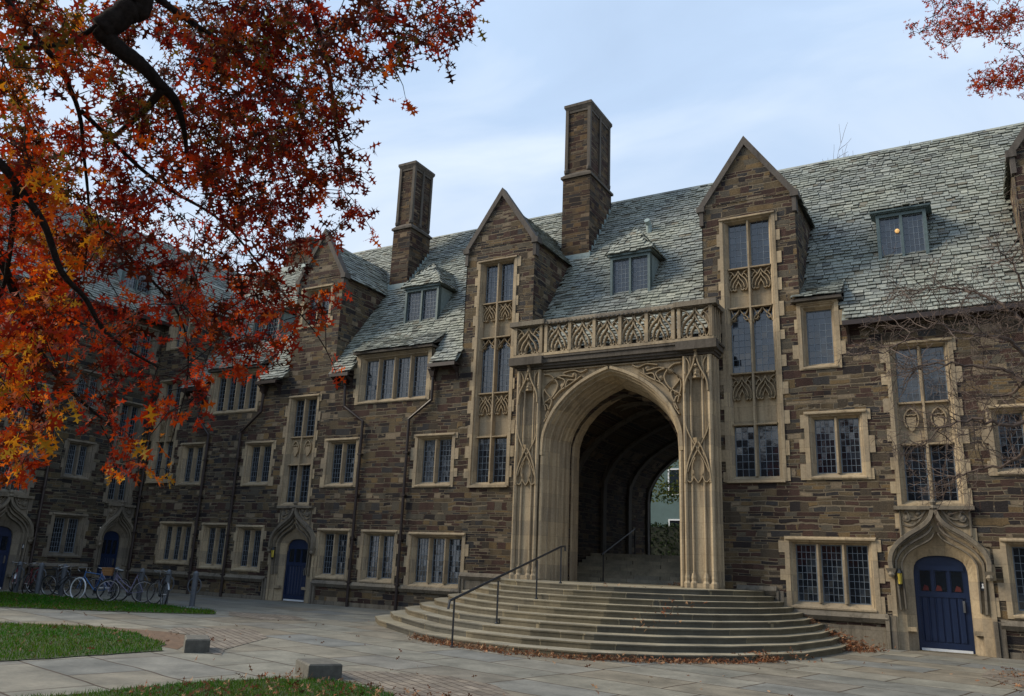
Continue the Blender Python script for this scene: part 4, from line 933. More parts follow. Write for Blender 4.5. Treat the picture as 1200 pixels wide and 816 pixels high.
slates('roof', W, (-14.2, -.3, WE), (1, 0, 0), wd, (0, -wd[2], wd[1]), 23, WL, lambda u, v: (u-14.2) < 8.6-max(0, v-5.5), seed=21, row=.165, wid=.24)
rb = MB(); rb.quad((-14.2, -.28, WE-.03), (8.6, -.28, WE-.03), (8.6, 3.75, 17.07), (-14.2, 3.75, 17.07)); rb.quad((-14.2, 3.75, 17.07), (8.6, 3.75, 17.07), (8.6, 8.2, WE), (-14.2, 8.2, WE)); rb.face([(8.6, -.28, WE-.03), (8.6, 3.75, 17.07), (8.6, 8.2, WE)]); rb.build('roof_deck', M['slate'], W)
roof_dormer(W, -1.35, .7, z0=12.7, z1=14.0, hip=True, yf=.55, seed=700, ry=wroofy)
gt = MB(); gt.box(-14.2, 5, -.40, -.32, WE-.16, WE-.03); gt.box(-14.2, 5, -.32, -.002, WE-.11, WE-.06); gt.build('gutter', M['pipe'], W)
for xx in (-4.28, -10.0): downspout(W, [(xx, 10.9), (xx, 0)])
sc = MB(); course(-4.4, -1.9, .95, sc); course(-14, -6.7, .95, sc); recalc(sc.build('string_course', M['lime_grey'], W))
# ================================================================== GROUND
def sheet(name, pts, z, mat, kind='structure'):
    m = MB(); m.face([(x, y, z) for x, y in pts]); o = m.build(name, mat); return tag(o, kind=kind)
g_ = sheet('ground', [(-400, -400), (400, -400), (400, 500), (-400, 500)], 0.0, M['paving'])
cy = MB(); cy.box(-40, 15, 11.02, 80, -.2, 2.12); tag(cy.build('courtyard_ground', M['tan_floor']), kind='structure')
LA = [(-31.6, -6.1), (-22.2, -5.5), (-19.6, -5.9), (-18.6, -6.7), (-20.2, -8.1), (-23.2, -9.9), (-29.0, -13.6), (-31.6, -14)]
LB = [(-26, -17.0), (-18.6, -12.5), (-16.9, -11.55), (-15.3, -11.6), (-14.2, -12.1), (-13.1, -12.6), (-12.35, -13.3), (-12.4, -14.2), (-12.7, -15.9), (-14.5, -20), (-22, -24)]
LC = [(-9.4, -16.8), (-9.15, -15.2), (-8.75, -14.25), (-8.0, -13.85), (-7.2, -13.95), (-6.5, -14.4), (-5.9, -15.2), (-5.0, -17.5), (-4.6, -21), (-10, -21)]
SOIL = [(-19.0, -12.35), (-16.9, -11.25), (-15.2, -10.95), (-14.0, -11.2), (-13.2, -12.0), (-12.4, -12.9), (-13.2, -12.75), (-15.3, -11.75), (-16.9, -11.7)]
COB1 = [(-15.9, -10.2), (-14.6, -9.05), (-13.0, -10.2), (-11.9, -12.3), (-11.3, -12.9), (-12.2, -12.9), (-13.1, -12.0), (-14.0, -11.15), (-15.2, -10.9)]
COB2 = [(-8.9, -13.2), (-8.2, -12.55), (-7.2, -12.2), (-6.2, -12.5), (-5.3, -13.4), (-4.4, -15.0), (-3.6, -18), (-3.4, -21), (-4.8, -21), (-5.2, -17.5), (-6.1, -15.1), (-6.7, -14.3), (-7.3, -13.8), (-8.0, -13.7), (-8.7, -13.9)]
COB3 = [(-.2, -3.6), (.5, -2.9), (1.6, -2.3), (9.5, -2.2), (9.5, -9), (1.5, -7.5), (.3, -6.2), (-.3, -5.0)]
COB0 = [(-19.3, -5.6), (-17.4, -5.0), (-15.9, -5.9), (-16.6, -6.9), (-18.2, -6.6)]
sheet('soil', SOIL, .004, M['soil'])
for nm, P_, mt in (('cobbled_path', COB1, M['cobble']), ('cobbled_path', COB2, M['cobble']), ('cobbled_path', COB3, M['cobble']), ('cobbled_path', COB0, M['cobble'])): sheet(nm, P_, .008, mt)
def inpoly(x, y, P_):
    c = False; j = len(P_)-1
    for i in range(len(P_)):
        (xi, yi), (xj, yj) = P_[i], P_[j]
        if (yi > y) != (yj > y) and x < (xj-xi)*(y-yi)/(yj-yi)+xi: c = not c
        j = i
    return c
def colmesh(name, V, F, C, mat, parent=None):
    me = bpy.data.meshes.new(name); me.from_pydata([tuple(v) for v in V], [], F)
    at = me.attributes.new('leafcol', 'FLOAT_COLOR', 'FACE'); at.data.foreach_set('color', np.concatenate([np.asarray(C, float), np.ones((len(C), 1))], 1).ravel())
    me.materials.append(mat); me.update(); o = bpy.data.objects.new(name, me); COL.objects.link(o)
    if parent: o.parent = parent
    return o
def lawn(P_, dens, hgt, wid, seed, bare=.0):
    q = []
    for (a, b), (c, d) in zip(P_, P_[1:]+P_[:1]):
        L = math.hypot(c-a, d-b); n = max(1, int(L/.22))
        for i in range(n): t = i/n; q.append((a+(c-a)*t+rnd.gauss(0, .035), b+(d-b)*t+rnd.gauss(0, .035)))
    P_ = q; sheet('lawn_soil', P_, .012, M['turf'])
    R = np.random.RandomState(seed); xs = [p[0] for p in P_]; ys = [p[1] for p in P_]; V = []; F = []; C = []
    N = int(dens*(max(xs)-min(xs))*(max(ys)-min(ys)))
    for x, y in zip(R.uniform(min(xs), max(xs), N), R.uniform(min(ys), max(ys), N)):
        if not inpoly(x, y, P_): continue
        # skip what lies behind the camera's back
        a = R.rand()*6.28; h = hgt*(.5+.9*R.rand()); w = wid*(.7+.6*R.rand()); tx, ty = (R.randn(2)*.35*h); b = len(V); dx, dy = cos(a)*w/2, sin(a)*w/2
        V += [(x-dx, y-dy, .01), (x+dx, y+dy, .01), (x+dx*.6+tx*.5, y+dy*.6+ty*.5, h*.6), (x-dx*.6+tx*.5, y-dy*.6+ty*.5, h*.6), (x+tx, y+ty, h)]
        F += [(b, b+1, b+2, b+3), (b+3, b+2, b+4)]
        p = .5+.5*math.sin(x*1.3+math.sin(y*1.7)*1.5); g = R.rand()
        col = (.030+.040*g*p, .080+.075*g, .004+.004*g) if R.rand() > .10 else (.12, .095, .03)
        C += [col, col]
    return tag(colmesh('grass', V, F, C, M['grass']), kind='stuff')
lawn(LA, 330, .07, .022, 1); lawn(LB, 620, .06, .014, 2); lawn(LC, 1500, .055, .009, 3)

# ================================================================== STEPS
HS = .1225
O1 = [(-15.25, -3.45), (-14.9, -4.4), (-13.9, -5.5), (-12.0, -6.95), (-11.0, -7.65), (-9.6, -8.25), (-8.2, -8.5), (-6.7, -8.3), (-5.5, -7.6), (-4.4, -6.4), (-3.45, -4.6), (-3.06, -2.3)]
O10 = [(-13.15, -.35), (-12.95, -.9), (-12.5, -1.7), (-11.7, -2.6), (-10.9, -3.2), (-9.9, -3.6), (-9.0, -3.75), (-8.1, -3.65), (-7.2, -3.3), (-6.3, -2.5), (-5.6, -1.3), (-5.25, -.35)]
SB = thing('entrance_steps', 'broad fan of ten shallow stone steps rising to the archway', 'steps', (PC, -.3, 0))
for k in range(1, 11):
    t = ((k-1)/9); P_ = [(a[0]+(b[0]-a[0])*t-PC, a[1]+(b[1]-a[1])*t+.3) for a, b in zip(O1, O10)]
    wl_, wr_ = (P_[0][0]+.0, .27), (P_[-1][0], .27)
    poly = [wl_]+P_+[wr_]; z0, z1 = (k-1)*HS, k*HS; e = .022
    m = MB(); inner = [(x*(1-.004), y+.012) for x, y in poly]
    m.prism(inner, 'z', z0-.03, z1-.03)
    b = len(m.v); nn = len(poly); cx_, cy_ = 0, .27
    m.v += [(x, y, z1-.032) for x, y in poly]+[(x, y, z1-.008) for x, y in poly]+[(x*(.999), y+.006, z1) for x, y in poly]
    for q in range(nn):
        r_ = (q+1) % nn; m.f += [(b+q, b+r_, b+nn+r_, b+nn+q), (b+nn+q, b+nn+r_, b+2*nn+r_, b+2*nn+q)]
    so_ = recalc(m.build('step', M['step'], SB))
    m = MB(); m.face([(x*.9985, y+.006, z1+.0015) for x, y in poly]); m.build('tread_sunlit', M['tread_sunlit'], so_)
# handrail down the middle
H = thing('handrail', 'thin black iron handrail climbing the middle of the fan steps', 'handrail', (-9.52, -8.55, 0))
rp = [(-9.52, -8.62, 0), (-9.60, -6.75, 3*HS), (-9.68, -4.75, 7*HS), (-9.72, -3.35, 10*HS)]
for x, y, z in rp:
    m = MB(); m.tube([(x+9.52, y+8.55, z), (x+9.52, y+8.55, z+.92)], .021, n=7); m.lathe([(.045, 0), (.045, .02), (.025, .04)], (x+9.52, y+8.55, z), 8); m.build('post', M['black'], H)
m = MB(); L = [(x+9.52, y+8.55, z+.93) for x, y, z in rp]
m.tube([(0, -.28, .74), (0, -.24, .90), (L[0][0], L[0][1], L[0][2]+.01), L[-1], (L[-1][0], L[-1][1]+.22, L[-1][2]+.02), (L[-1][0], L[-1][1]+.24, L[-1][2]-.1)], .028, n=7); m.build('rail', M['black'], H)

# ================================================================== BLOCKS, RACK POSTS, BICYCLES
def block(loc, rz, sx, sy, sz, label):
    m = MB(); c = .02
    m.hexa([(-sx, -sy, 0), (sx, -sy, 0), (sx, sy, 0), (-sx, sy, 0), (-sx, -sy, sz-c), (sx, -sy, sz-c), (sx, sy, sz-c), (-sx, sy, sz-c)])
    m.hexa([(-sx, -sy, sz-c), (sx, -sy, sz-c), (sx, sy, sz-c), (-sx, sy, sz-c), (-sx+c, -sy+c, sz), (sx-c, -sy+c, sz), (sx-c, sy-c, sz), (-sx+c, sy-c, sz)])
    o = m.build('stone_block', M['block']); o.location = loc; o.rotation_euler = (0, 0, rz); recalc(o); tag(o, label, 'block', 'low stone blocks at the lawn corners')
block((-12.15, -12.72, 0), rad(-38), .42, .20, .22, 'low grey stone block at the tip of the larger lawn beside the setts')
block((-8.5, -13.62, 0), rad(-32), .36, .24, .21, 'low grey stone block in front of the leaf strewn lawn, nearest the camera')

def rack_post(i, x, y, label):
    t = thing('rack_post', label, 'bike rack', (x, y, 0), .6, 'bicycle rack posts')
    m = MB(); m.lathe([(.085, 0), (.085, .95), (.075, 1.01), (.045, 1.05), (.01, 1.065)], n=14); m.build('post', M['grey_post'], t, smooth=False)
    r = MB(); r.tube([(.33*sin(a)*.55 if False else .20*sin(a), 0, .62+.24*cos(a)) for a in [k*2*pi/18 for k in range(19)]], .018, n=6); r.build('ring', M['grey_post'], t)
PX = [(-21.72, -4.92, 'free standing grey rack post, farthest right of the row'), (-22.9, -5.0, 'grey rack post crossing the wheel of the black bicycle'), (-24.1, -5.08, 'grey rack post between the basket bicycle and the black bicycle'),
      (-25.3, -5.16, 'grey rack post behind the lilac bicycle near the corner door'), (-27.9, -5.34, 'grey rack post just right of the dark bicycle cluster'), (-29.15, -5.42, 'grey rack post hidden among the dark red bicycles'), (-30.35, -5.5, 'grey rack post beside the leftmost bicycle')]
for i, (x, y, l) in enumerate(PX): rack_post(i, x, y, l)

def bicycle(loc, rz, paint, label, white_front=False, basket=False, drop=False, steer=.3, lean=.05, step_through=False, fender=False):
    t = thing('bicycle', label, 'bicycle', loc, rz, 'bicycles at the rack'); t.rotation_euler = (lean, 0, rz)
    R_ = .335; fw = Vector((.53, 0, R_)); rw = Vector((-.50, 0, R_))
    def wheel(c, ang, white):
        w_ = thing_part = bpy.data.objects.new('wheel', None); COL.objects.link(w_); w_.parent = t; w_.location = c; w_.rotation_euler = (0, 0, ang)
        m = MB(); m.tube([(R_*cos(a), 0, R_*sin(a)) for a in [k*2*pi/28 for k in range(29)]], .021, n=6, cap=False); m.build('tyre', M['white'] if white else M['rubber'], w_)
        m = MB(); m.tube([((R_-.03)*cos(a), 0, (R_-.03)*sin(a)) for a in [k*2*pi/28 for k in range(29)]], .010, n=5, cap=False)
        for k in range(16):
            a = k*2*pi/16; m.tube([(0, (-.03 if k % 2 else .03), 0), ((R_-.03)*cos(a+.25), 0, (R_-.03)*sin(a+.25))], .002, n=3)
        m.tube([(0, -.05, 0), (0, .05, 0)], .02, n=7); m.build('rim', M['chrome'], w_)
    wheel(fw, steer, white_front); wheel(rw, 0, False)
    hb = Vector((.36, 0, .90)); bb = Vector((-.08, 0, .28)); st = Vector((-.26, 0, .82)); ht = Vector((.375, 0, .72))
    m = MB(); r = .016
    if step_through: m.tube([ht, (.15, 0, .50), bb], r, n=6); m.tube([hb-Vector((0, 0, .05)), (.12, 0, .60), (-.14, 0, .42)], r, n=6)
    else: m.tube([hb-Vector((0, 0, .04)), st-Vector((0, 0, .02))], r, n=6); m.tube([ht, bb], r*1.15, n=6)
    m.tube([bb, st+Vector((-.02, 0, .08))], r, n=6)
    for s_ in (-1, 1): m.tube([bb+Vector((0, s_*.02, 0)), rw+Vector((0, s_*.06, 0))], .009, n=5); m.tube([st+Vector((0, s_*.015, -.04)), rw+Vector((0, s_*.06, 0))], .008, n=5)
    m.tube([hb, ht], .02, n=6); m.build('frame', M[paint], t)
    m = MB(); ca, sa = cos(steer), sin(steer)
    for s_ in (-1, 1): m.tube([ht, (ht.x+.03-sa*s_*.045, ca*s_*.045, ht.z-.06), (fw.x-sa*s_*.05, ca*s_*.05, fw.z)], .011, n=5)
    m.build('fork', M[paint], t)
    m = MB(); m.tube([hb, hb+Vector((.0, 0, .10))], .013, n=6)
    for s_ in (-1, 1):
        Q = lambda f, s: (hb.x+f*ca-s*sa, f*sa+s*ca, 0)
        pts = [(.0, 0, 1.0), (.06, .12, 1.01), (.08, .20, 1.02), (.0, .26, 1.0), (-.16, .29, .97)] if not drop else [(0, 0, 1.0), (.02, .18, 1.0), (.11, .21, .99), (.13, .21, .92), (.02, .21, .87)]
        m.tube([(Q(f, s_*s)[0], Q(f, s_*s)[1], z) for f, s, z in pts], .012, n=6)
    m.build('handlebar', M['chrome'], t)
    m = MB(); m.prism([(-.40, -.075), (-.36, -.09), (-.26, -.05), (-.13, -.02), (-.11, 0), (-.13, .02), (-.26, .05), (-.36, .09), (-.40, .075)], 'z', .91, .95); m.tube([(-.27, 0, .84), (-.28, 0, .92)], .013, n=5); m.build('saddle', M['rubber'], t)
    m = MB(); m.tube([(bb.x, -.05, bb.z), (bb.x, .05, bb.z)], .03, n=8); m.lathe([(.09, -.048), (.09, -.042)], (bb.x, 0, bb.z), 14, 'y'); m.tube([(bb.x, -.06, bb.z), (bb.x+.1, -.06, bb.z-.13), (bb.x+.1, -.15, bb.z-.13)], .01, n=5); m.tube([(bb.x, .06, bb.z), (bb.x-.1, .06, bb.z+.13), (bb.x-.1, .15, bb.z+.13)], .01, n=5); m.build('crank', M['black'], t)
    if fender:
        for c_ in (fw, rw):
            m = MB()
            for k in range(12):
                a = .3+k*.2; b2 = a+.2; m.quad((c_.x+.375*cos(a), -.025, c_.z+.375*sin(a)), (c_.x+.375*cos(b2), -.025, c_.z+.375*sin(b2)), (c_.x+.375*cos(b2), .025, c_.z+.375*sin(b2)), (c_.x+.375*cos(a), .025, c_.z+.375*sin(a)))
            m.build('mudguard', M['chrome'], t)
    if basket:
        m = MB(); x0 = .50
        m.hexa([(x0, -.13, .80), (x0+.24, -.13, .80), (x0+.24, .13, .80), (x0, .13, .80), (x0-.03, -.19, 1.03), (x0+.30, -.19, 1.03), (x0+.30, .19, 1.03), (x0-.03, .19, 1.03)])
        for z, e in ((.87, .022), (.94, .045), (1.03, .068)): m.tube([(x0-e*.4, -.13-e, z), (x0+.24+e, -.13-e, z), (x0+.24+e, .13+e, z), (x0-e*.4, .13+e, z), (x0-e*.4, -.13-e, z)], .012, n=5)
        m.build('basket', M['wicker'], t)
def at_rack(px_ratio, y, *a, **k): bicycle((px_ratio*(y+23.1), y, .0), *a, **k)
at_rack(-1.735, -5.6, 2.6, 'red_paint', 'bicycle with white swept handlebars and red frame at the far left edge', white_front=False, fender=True, steer=.5)
at_rack(-1.675, -5.35, 2.3, 'red_paint', 'dark red bicycle leaning in the left cluster behind the grey post', steer=-.4, drop=False)
at_rack(-1.62, -5.15, .35, 'black', 'black bicycle tangled behind the dark red one left of the corner door', steer=.5, drop=True)
at_rack(-1.575, -5.6, .2, 'black', 'black city bicycle whose front wheel stands by the post right of the cluster', steer=.2, step_through=True)
at_rack(-1.475, -5.75, 3.5, 'blue_paint', 'bright blue bicycle with a large white front tyre', white_front=True, drop=True, steer=-.25)
at_rack(-1.43, -5.35, 3.4, 'lilac_paint', 'pale lilac bicycle with white handlebars between two grey posts', steer=.25, step_through=True, fender=True)
at_rack(-1.375, -5.55, 3.95, 'lilac_paint', 'bicycle carrying a brown wicker basket on its handlebars', basket=True, fender=True, steer=.2, step_through=True)
at_rack(-1.283, -5.45, 2.75, 'black', 'long black bicycle with silver fenders at the right end of the row', fender=True, steer=.5)

# ================================================================== LEAVES AND TREES
LEAF = [(0, .010), (.20, .022), (.17, .19), (.26, .10), (.33, .035), (.42, .09), (.47, .37), (.53, .20), (.58, .05), (.66, .045), (.74, .11), (.82, .25), (.82, .08), (.90, .05), (1, 0)]
LEAF_O = np.array(LEAF+[(x, -y) for x, y in reversed(LEAF[:-1])])
LEAF_S = np.array([(0, .02), (.3, .25), (.55, .22), (.8, .15), (1, 0), (.8, -.15), (.55, -.22), (.3, -.25)])
def add_leaf(V, F, C, p, d, size, col, R, shape=LEAF_O, curl=.25):
    d = d/np.linalg.norm(d); a = R.randn(3); s = np.cross(d, a); s /= np.linalg.norm(s)+1e-9; n = np.cross(d, s); b = len(V)
    x = shape[:, 0]*size; y = shape[:, 1]*size*(.85+.3*R.rand()); zc = -curl*(.4+R.rand())*(shape[:, 0]**2)*size*.8+.5*np.abs(shape[:, 1])**1.0*size*(R.rand()-.3)
    V.extend(map(tuple, p+np.outer(x, d)+np.outer(y, s)+np.outer(zc, n))); F.append(tuple(range(b, b+len(shape)))); C.append(col)
def P3(px, py, dist):
    r_ = _f*CAM_F+_r*(px-600)-_u*(py-408); return CAM+r_/np.linalg.norm(r_)*dist
PAL = {'red': [(.15, .009, .004), (.23, .016, .005), (.08, .006, .004), (.32, .030, .006)], 'brown': [(.055, .011, .004), (.085, .020, .005), (.038, .008, .004), (.13, .026, .005)],
       'orange': [(.36, .042, .004), (.46, .082, .005), (.36, .028, .004), (.24, .020, .004)], 'yellow': [(.60, .24, .012), (.52, .17, .012), (.40, .22, .02), (.50, .10, .008)],
       'olive': [(.10, .075, .010), (.15, .085, .010), (.18, .055, .008), (.07, .05, .010)]}
DENS = ['78888999999887', '67657999876872', '87588899985200', '86689999984000', '89788999985000', '88886588876000', '89877478854000', '89765567600000',
        '89844556530000', '88553566550000', '88455566430000', '85244500000000', '95246300000000', '61036100000000', '00002100000000']
def oak():
    R = np.random.RandomState(5)
    t = thing('oak_tree', 'large oak with red and orange autumn leaves reaching in from the upper left', 'tree', tuple(P3(-480, 900, 9)*[1, 1, 0]))
    org = np.array(t.location); nodes = []; rad_ = []; tk = MB()
    def limb(pts, r0, r1, n=9, sub=5):
        pts = spl([tuple(np.array(p)-org) for p in pts], 9); m_ = len(pts)
        pts = [tuple(np.array(q)+R.randn(3)*(r0+(r1-r0)*i/m_)*.03) for i, q in enumerate(pts)]
        tk.tube(pts, [(r0+(r1-r0)*i/(m_-1))*(1+.025*R.randn()) for i in range(m_)], n=n+2)
        for i, p in enumerate(pts):
            nodes.append(np.array(p)); rad_.append(r0+(r1-r0)*i/(len(pts)-1))
    base = org; top = P3(-380, -60, 8.6); top[2] = 6.2
    limb([base+[0, 0, -.1], base+[.05, 0, 1.5], base*.6+top*.4+[0, 0, 0], top], .36, .22, 12)
    nodes.clear(); rad_.clear()
    s1 = P3(-180, -240, 8.6)
    limb([top, s1, P3(40, -200, 8.3), P3(158, -90, 8.1), P3(163, 0, 8.0), P3(148, 14, 7.95), P3(118, 36, 7.9)], .135, .098, 10)
    limb([P3(118, 33, 7.9), P3(133, 52, 7.9), P3(165, 76, 7.95), P3(188, 100, 8.0), P3(205, 118, 8.1), P3(215, 150, 8.2), P3(220, 190, 8.4)], .085, .014, 8)
    limb([P3(190, 104, 8.0), P3(170, 128, 8.1), P3(140, 155, 8.3), P3(120, 170, 8.5)], .04, .012, 6)
    limb([P3(160, -20, 8.0), P3(215, 20, 8.2), P3(260, 50, 8.5), P3(300, 80, 8.8), P3(350, 110, 9)], .035, .008, 7)
    limb([P3(120, -190, 8.2), P3(260, -120, 8.6), P3(360, -40, 9), P3(440, 10, 9.2), P3(500, 40, 9.3)], .06, .008, 7)
    limb([P3(200, -150, 8.4), P3(330, -60, 9.4), P3(380, 60, 9.8), P3(395, 160, 9.9), P3(405, 215, 9.9)], .045, .007, 6)
    limb([P3(115, 30, 7.9), P3(80, 50, 8.0), P3(40, 55, 8.1), P3(-20, 60, 8.3)], .022, .015, 6)
    limb([top, P3(-200, 60, 8.3), P3(-60, 140, 8.0), P3(0, 192, 7.8), P3(20, 218, 7.75), P3(51, 262, 7.7), P3(72, 318, 7.7), P3(100, 350, 7.75), P3(120, 385, 7.8), P3(150, 410, 7.9), P3(185, 430, 8.1)], .048, .010, 8)
    limb([P3(-30, -40, 8.2), P3(10, 5, 8.2), P3(40, 40, 8.2), P3(70, 80, 8.3), P3(92, 130, 8.4), P3(98, 180, 8.5), P3(104, 250, 8.6), P3(98, 330, 8.8)], .035, .007, 6)
    limb([P3(-180, -240, 8.6), P3(-100, -120, 8.4), P3(-30, -40, 8.2)], .1, .07, 6)
    limb([P3(20, 215, 7.75), P3(12, 290, 8), P3(0, 345, 8.3), P3(-40, 400, 8.6)], .03, .01, 6)
    limb([P3(0, 300, 8.4), P3(40, 400, 8.6), P3(80, 455, 8.8), P3(130, 500, 9)], .04, .01, 6); limb([P3(95, 130, 8.4), P3(180, 210, 9), P3(260, 260, 9.4), P3(320, 330, 9.7), P3(370, 390, 9.8)], .022, .006, 6)
    limb([P3(100, 250, 8.6), P3(150, 300, 8.8), P3(210, 370, 9), P3(220, 440, 9.1), P3(200, 520, 9.1)], .018, .005, 6)
    limb([P3(-200, 60, 8.3), P3(-160, 200, 8.6), P3(-100, 330, 8.8), P3(-20, 420, 8.9), P3(30, 480, 9)], .05, .008, 7)
    cl = []
    for j, row in enumerate(DENS):
        for i, ch in enumerate(row):
            k = int(ch)/9.0; n = R.poisson(17.0*k**1.8)
            for _ in range(n):
                px, py = i*40+R.uniform(-3, 43), j*40+R.uniform(-3, 43); dd = R.uniform(6.9, 11.2) if k > .5 else R.uniform(7.8, 10.5)
                near = min(math.hypot(px-a, py-b) for a, b in ((163, 0), (148, 14), (118, 36), (133, 52), (150, 64), (165, 76), (188, 100), (205, 118), (213, 150), (0, 192), (30, 235), (51, 262), (62, 290), (72, 318), (85, 335), (100, 350)))
                if near < 26: dd = R.uniform(8.6, 11.2)
                if math.hypot(px-168, py-52) < 20 or math.hypot((px-75)/1.6, py-128) < 20 or math.hypot(px-112, py-128) < 15: continue
                cl.append((px, py, dd))
    for _ in range(420): cl.append((R.uniform(-420, 0), R.uniform(-330, 560), R.uniform(7, 11)))
    for _ in range(240): cl.append((R.uniform(0, 560), R.uniform(-260, 0), R.uniform(7.2, 11)))
    pts = [(P3(*c)-org, c) for c in cl]; pts = [p for p in pts if p[0][2] > 1.9]
    base_n = np.array(nodes); pts.sort(key=lambda q: np.min(((base_n-q[0])**2).sum(1)))
    NN = np.zeros((len(nodes)+len(pts)*3, 3)); NN[:len(nodes)] = base_n; cnt = len(nodes)
    tw = MB(); V, F, C = [], [], []
    for p, (px, py, dd) in pts:
        dist = ((NN[:cnt]-p)**2).sum(1); q = NN[np.argmin(dist)].copy(); L = math.sqrt(dist.min())
        droop = np.array([0, 0, -.18*L]); mid = (p*.55+q*.45)-droop*.6+R.randn(3)*.06*L; m2 = p*.85+q*.15-droop*.25
        r0 = .0035+.0055*min(L, 1.4); tw.tube([tuple(q), tuple(mid), tuple(m2), tuple(p)], [r0, r0*.75, r0*.5, .0025], n=4, cap=False)
        NN[cnt] = mid; NN[cnt+1] = m2; NN[cnt+2] = p; cnt += 3
        # hue of this spray, with upper shade and lower backlit glow put into it
        warm = 0
        if 0 <= px: 
            if px < 75 and py > 240: fam = R.choice(['yellow', 'orange', 'brown', 'red'], p=[.24, .44, .10, .22])
            elif py > 440: fam = R.choice(['orange', 'red', 'yellow', 'brown'], p=[.50, .30, .12, .08])
            elif py > 300: fam = R.choice(['orange', 'red', 'brown'], p=[.42, .38, .20])
            elif px < 130: fam = R.choice(['olive', 'orange', 'brown', 'red', 'yellow'], p=[.22, .30, .24, .16, .08])
            elif py > 160: fam = R.choice(['red', 'brown', 'orange'], p=[.42, .40, .18])
            else: fam = R.choice(['brown', 'red', 'olive', 'orange'], p=[.50, .30, .12, .08])
        else: fam = 'orange'
        ax = p-q; ax = ax/(np.linalg.norm(ax)+1e-6); nl = R.randint(6, 12)
        for k in range(nl):
            d = ax*.55+R.randn(3)*.75+np.array([0, 0, -.25]); st = p-ax*R.rand()*.16+R.randn(3)*.025; d /= np.linalg.norm(d)
            c = np.array(PAL[fam][R.randint(len(PAL[fam]))])*(.75+.5*R.rand())
            sz = R.uniform(.085, .185); tw_end = st+d*.03
            add_leaf(V, F, C, tw_end, d+np.array([0, 0, -.15]), sz, c, R)
    o1 = tk.build('trunk', M['bark'], t, smooth=True); tw.build('twigs', M['bark'], t); colmesh('crown', V, F, C, M['leaf'], t)
oak()

def red_branch():
    R = np.random.RandomState(9); b0 = np.array([5.2, -12.5, 0.0])
    t = thing('red_leaved_tree', 'tree with small dark red leaves dipping into the upper right corner', 'tree', tuple(b0)); tk = MB(); tw = MB(); V, F, C = [], [], []
    nodes = []
    def limb(p, a, b):
        q = spl([tuple(np.array(x)-b0) for x in p], 5); tk.tube(q, a, b, n=7); nodes.extend(np.array(x) for x in q)
    limb([b0, b0+[0, 0, 2.5], b0+[-.2, -.2, 5], b0+[-.6, -.3, 8]], .28, .14); nodes.clear()
    limb([b0+[-.3, -.2, 6], P3(1420, -60, 12), P3(1300, -70, 12), P3(1180, -40, 12), P3(1110, -10, 12)], .1, .012)
    limb([b0+[-.2, -.2, 5.2], P3(1400, 60, 12), P3(1290, 55, 12), P3(1200, 75, 12)], .07, .010)
    cl = [(R.uniform(1078, 1135), R.uniform(-40, 8)) for _ in range(30)]+[(1105+R.randn()*14, 36+R.randn()*11) for _ in range(24)]+[(1128+R.randn()*11, 18+R.randn()*12) for _ in range(24)]+[(1158+R.randn()*9, 30+R.randn()*11) for _ in range(22)]+[(1188+R.randn()*10, 20+R.randn()*9) for _ in range(18)]+\
         [(1198+R.randn()*12, 84+R.randn()*13) for _ in range(30)]+[(1164+R.randn()*8, 92+R.randn()*9) for _ in range(18)]+[(1150+R.randn()*5, 100+R.randn()*6) for _ in range(7)]+[(R.uniform(1130, 1480), R.uniform(-160, 0)) for _ in range(150)]+[(R.uniform(1215, 1480), R.uniform(0, 150)) for _ in range(110)]
    for px, py in cl:
        p = P3(px, py, R.uniform(11.3, 13))-b0; N_ = np.array(nodes); dist = ((N_-p)**2).sum(1); q = N_[dist.argmin()]; mid = (p+q)/2+R.randn(3)*.05
        tw.tube([tuple(q), tuple(mid), tuple(p)], [.006, .004, .002], n=4, cap=False); nodes += [mid, p]
        for k in range(R.randint(8, 13)):
            d = R.randn(3)+[0, 0, -.2]; c = np.array([(.28, .020, .006), (.38, .035, .008), (.18, .03, .008), (.42, .07, .010)][R.randint(4)])*(.7+.6*R.rand())
            add_leaf(V, F, C, p+R.randn(3)*.05, d, R.uniform(.06, .10), c, R)
    tk.build('trunk', M['bark'], t); tw.build('twigs', M['bark'], t); colmesh('crown', V, F, C, M['leaf'], t)
red_branch()

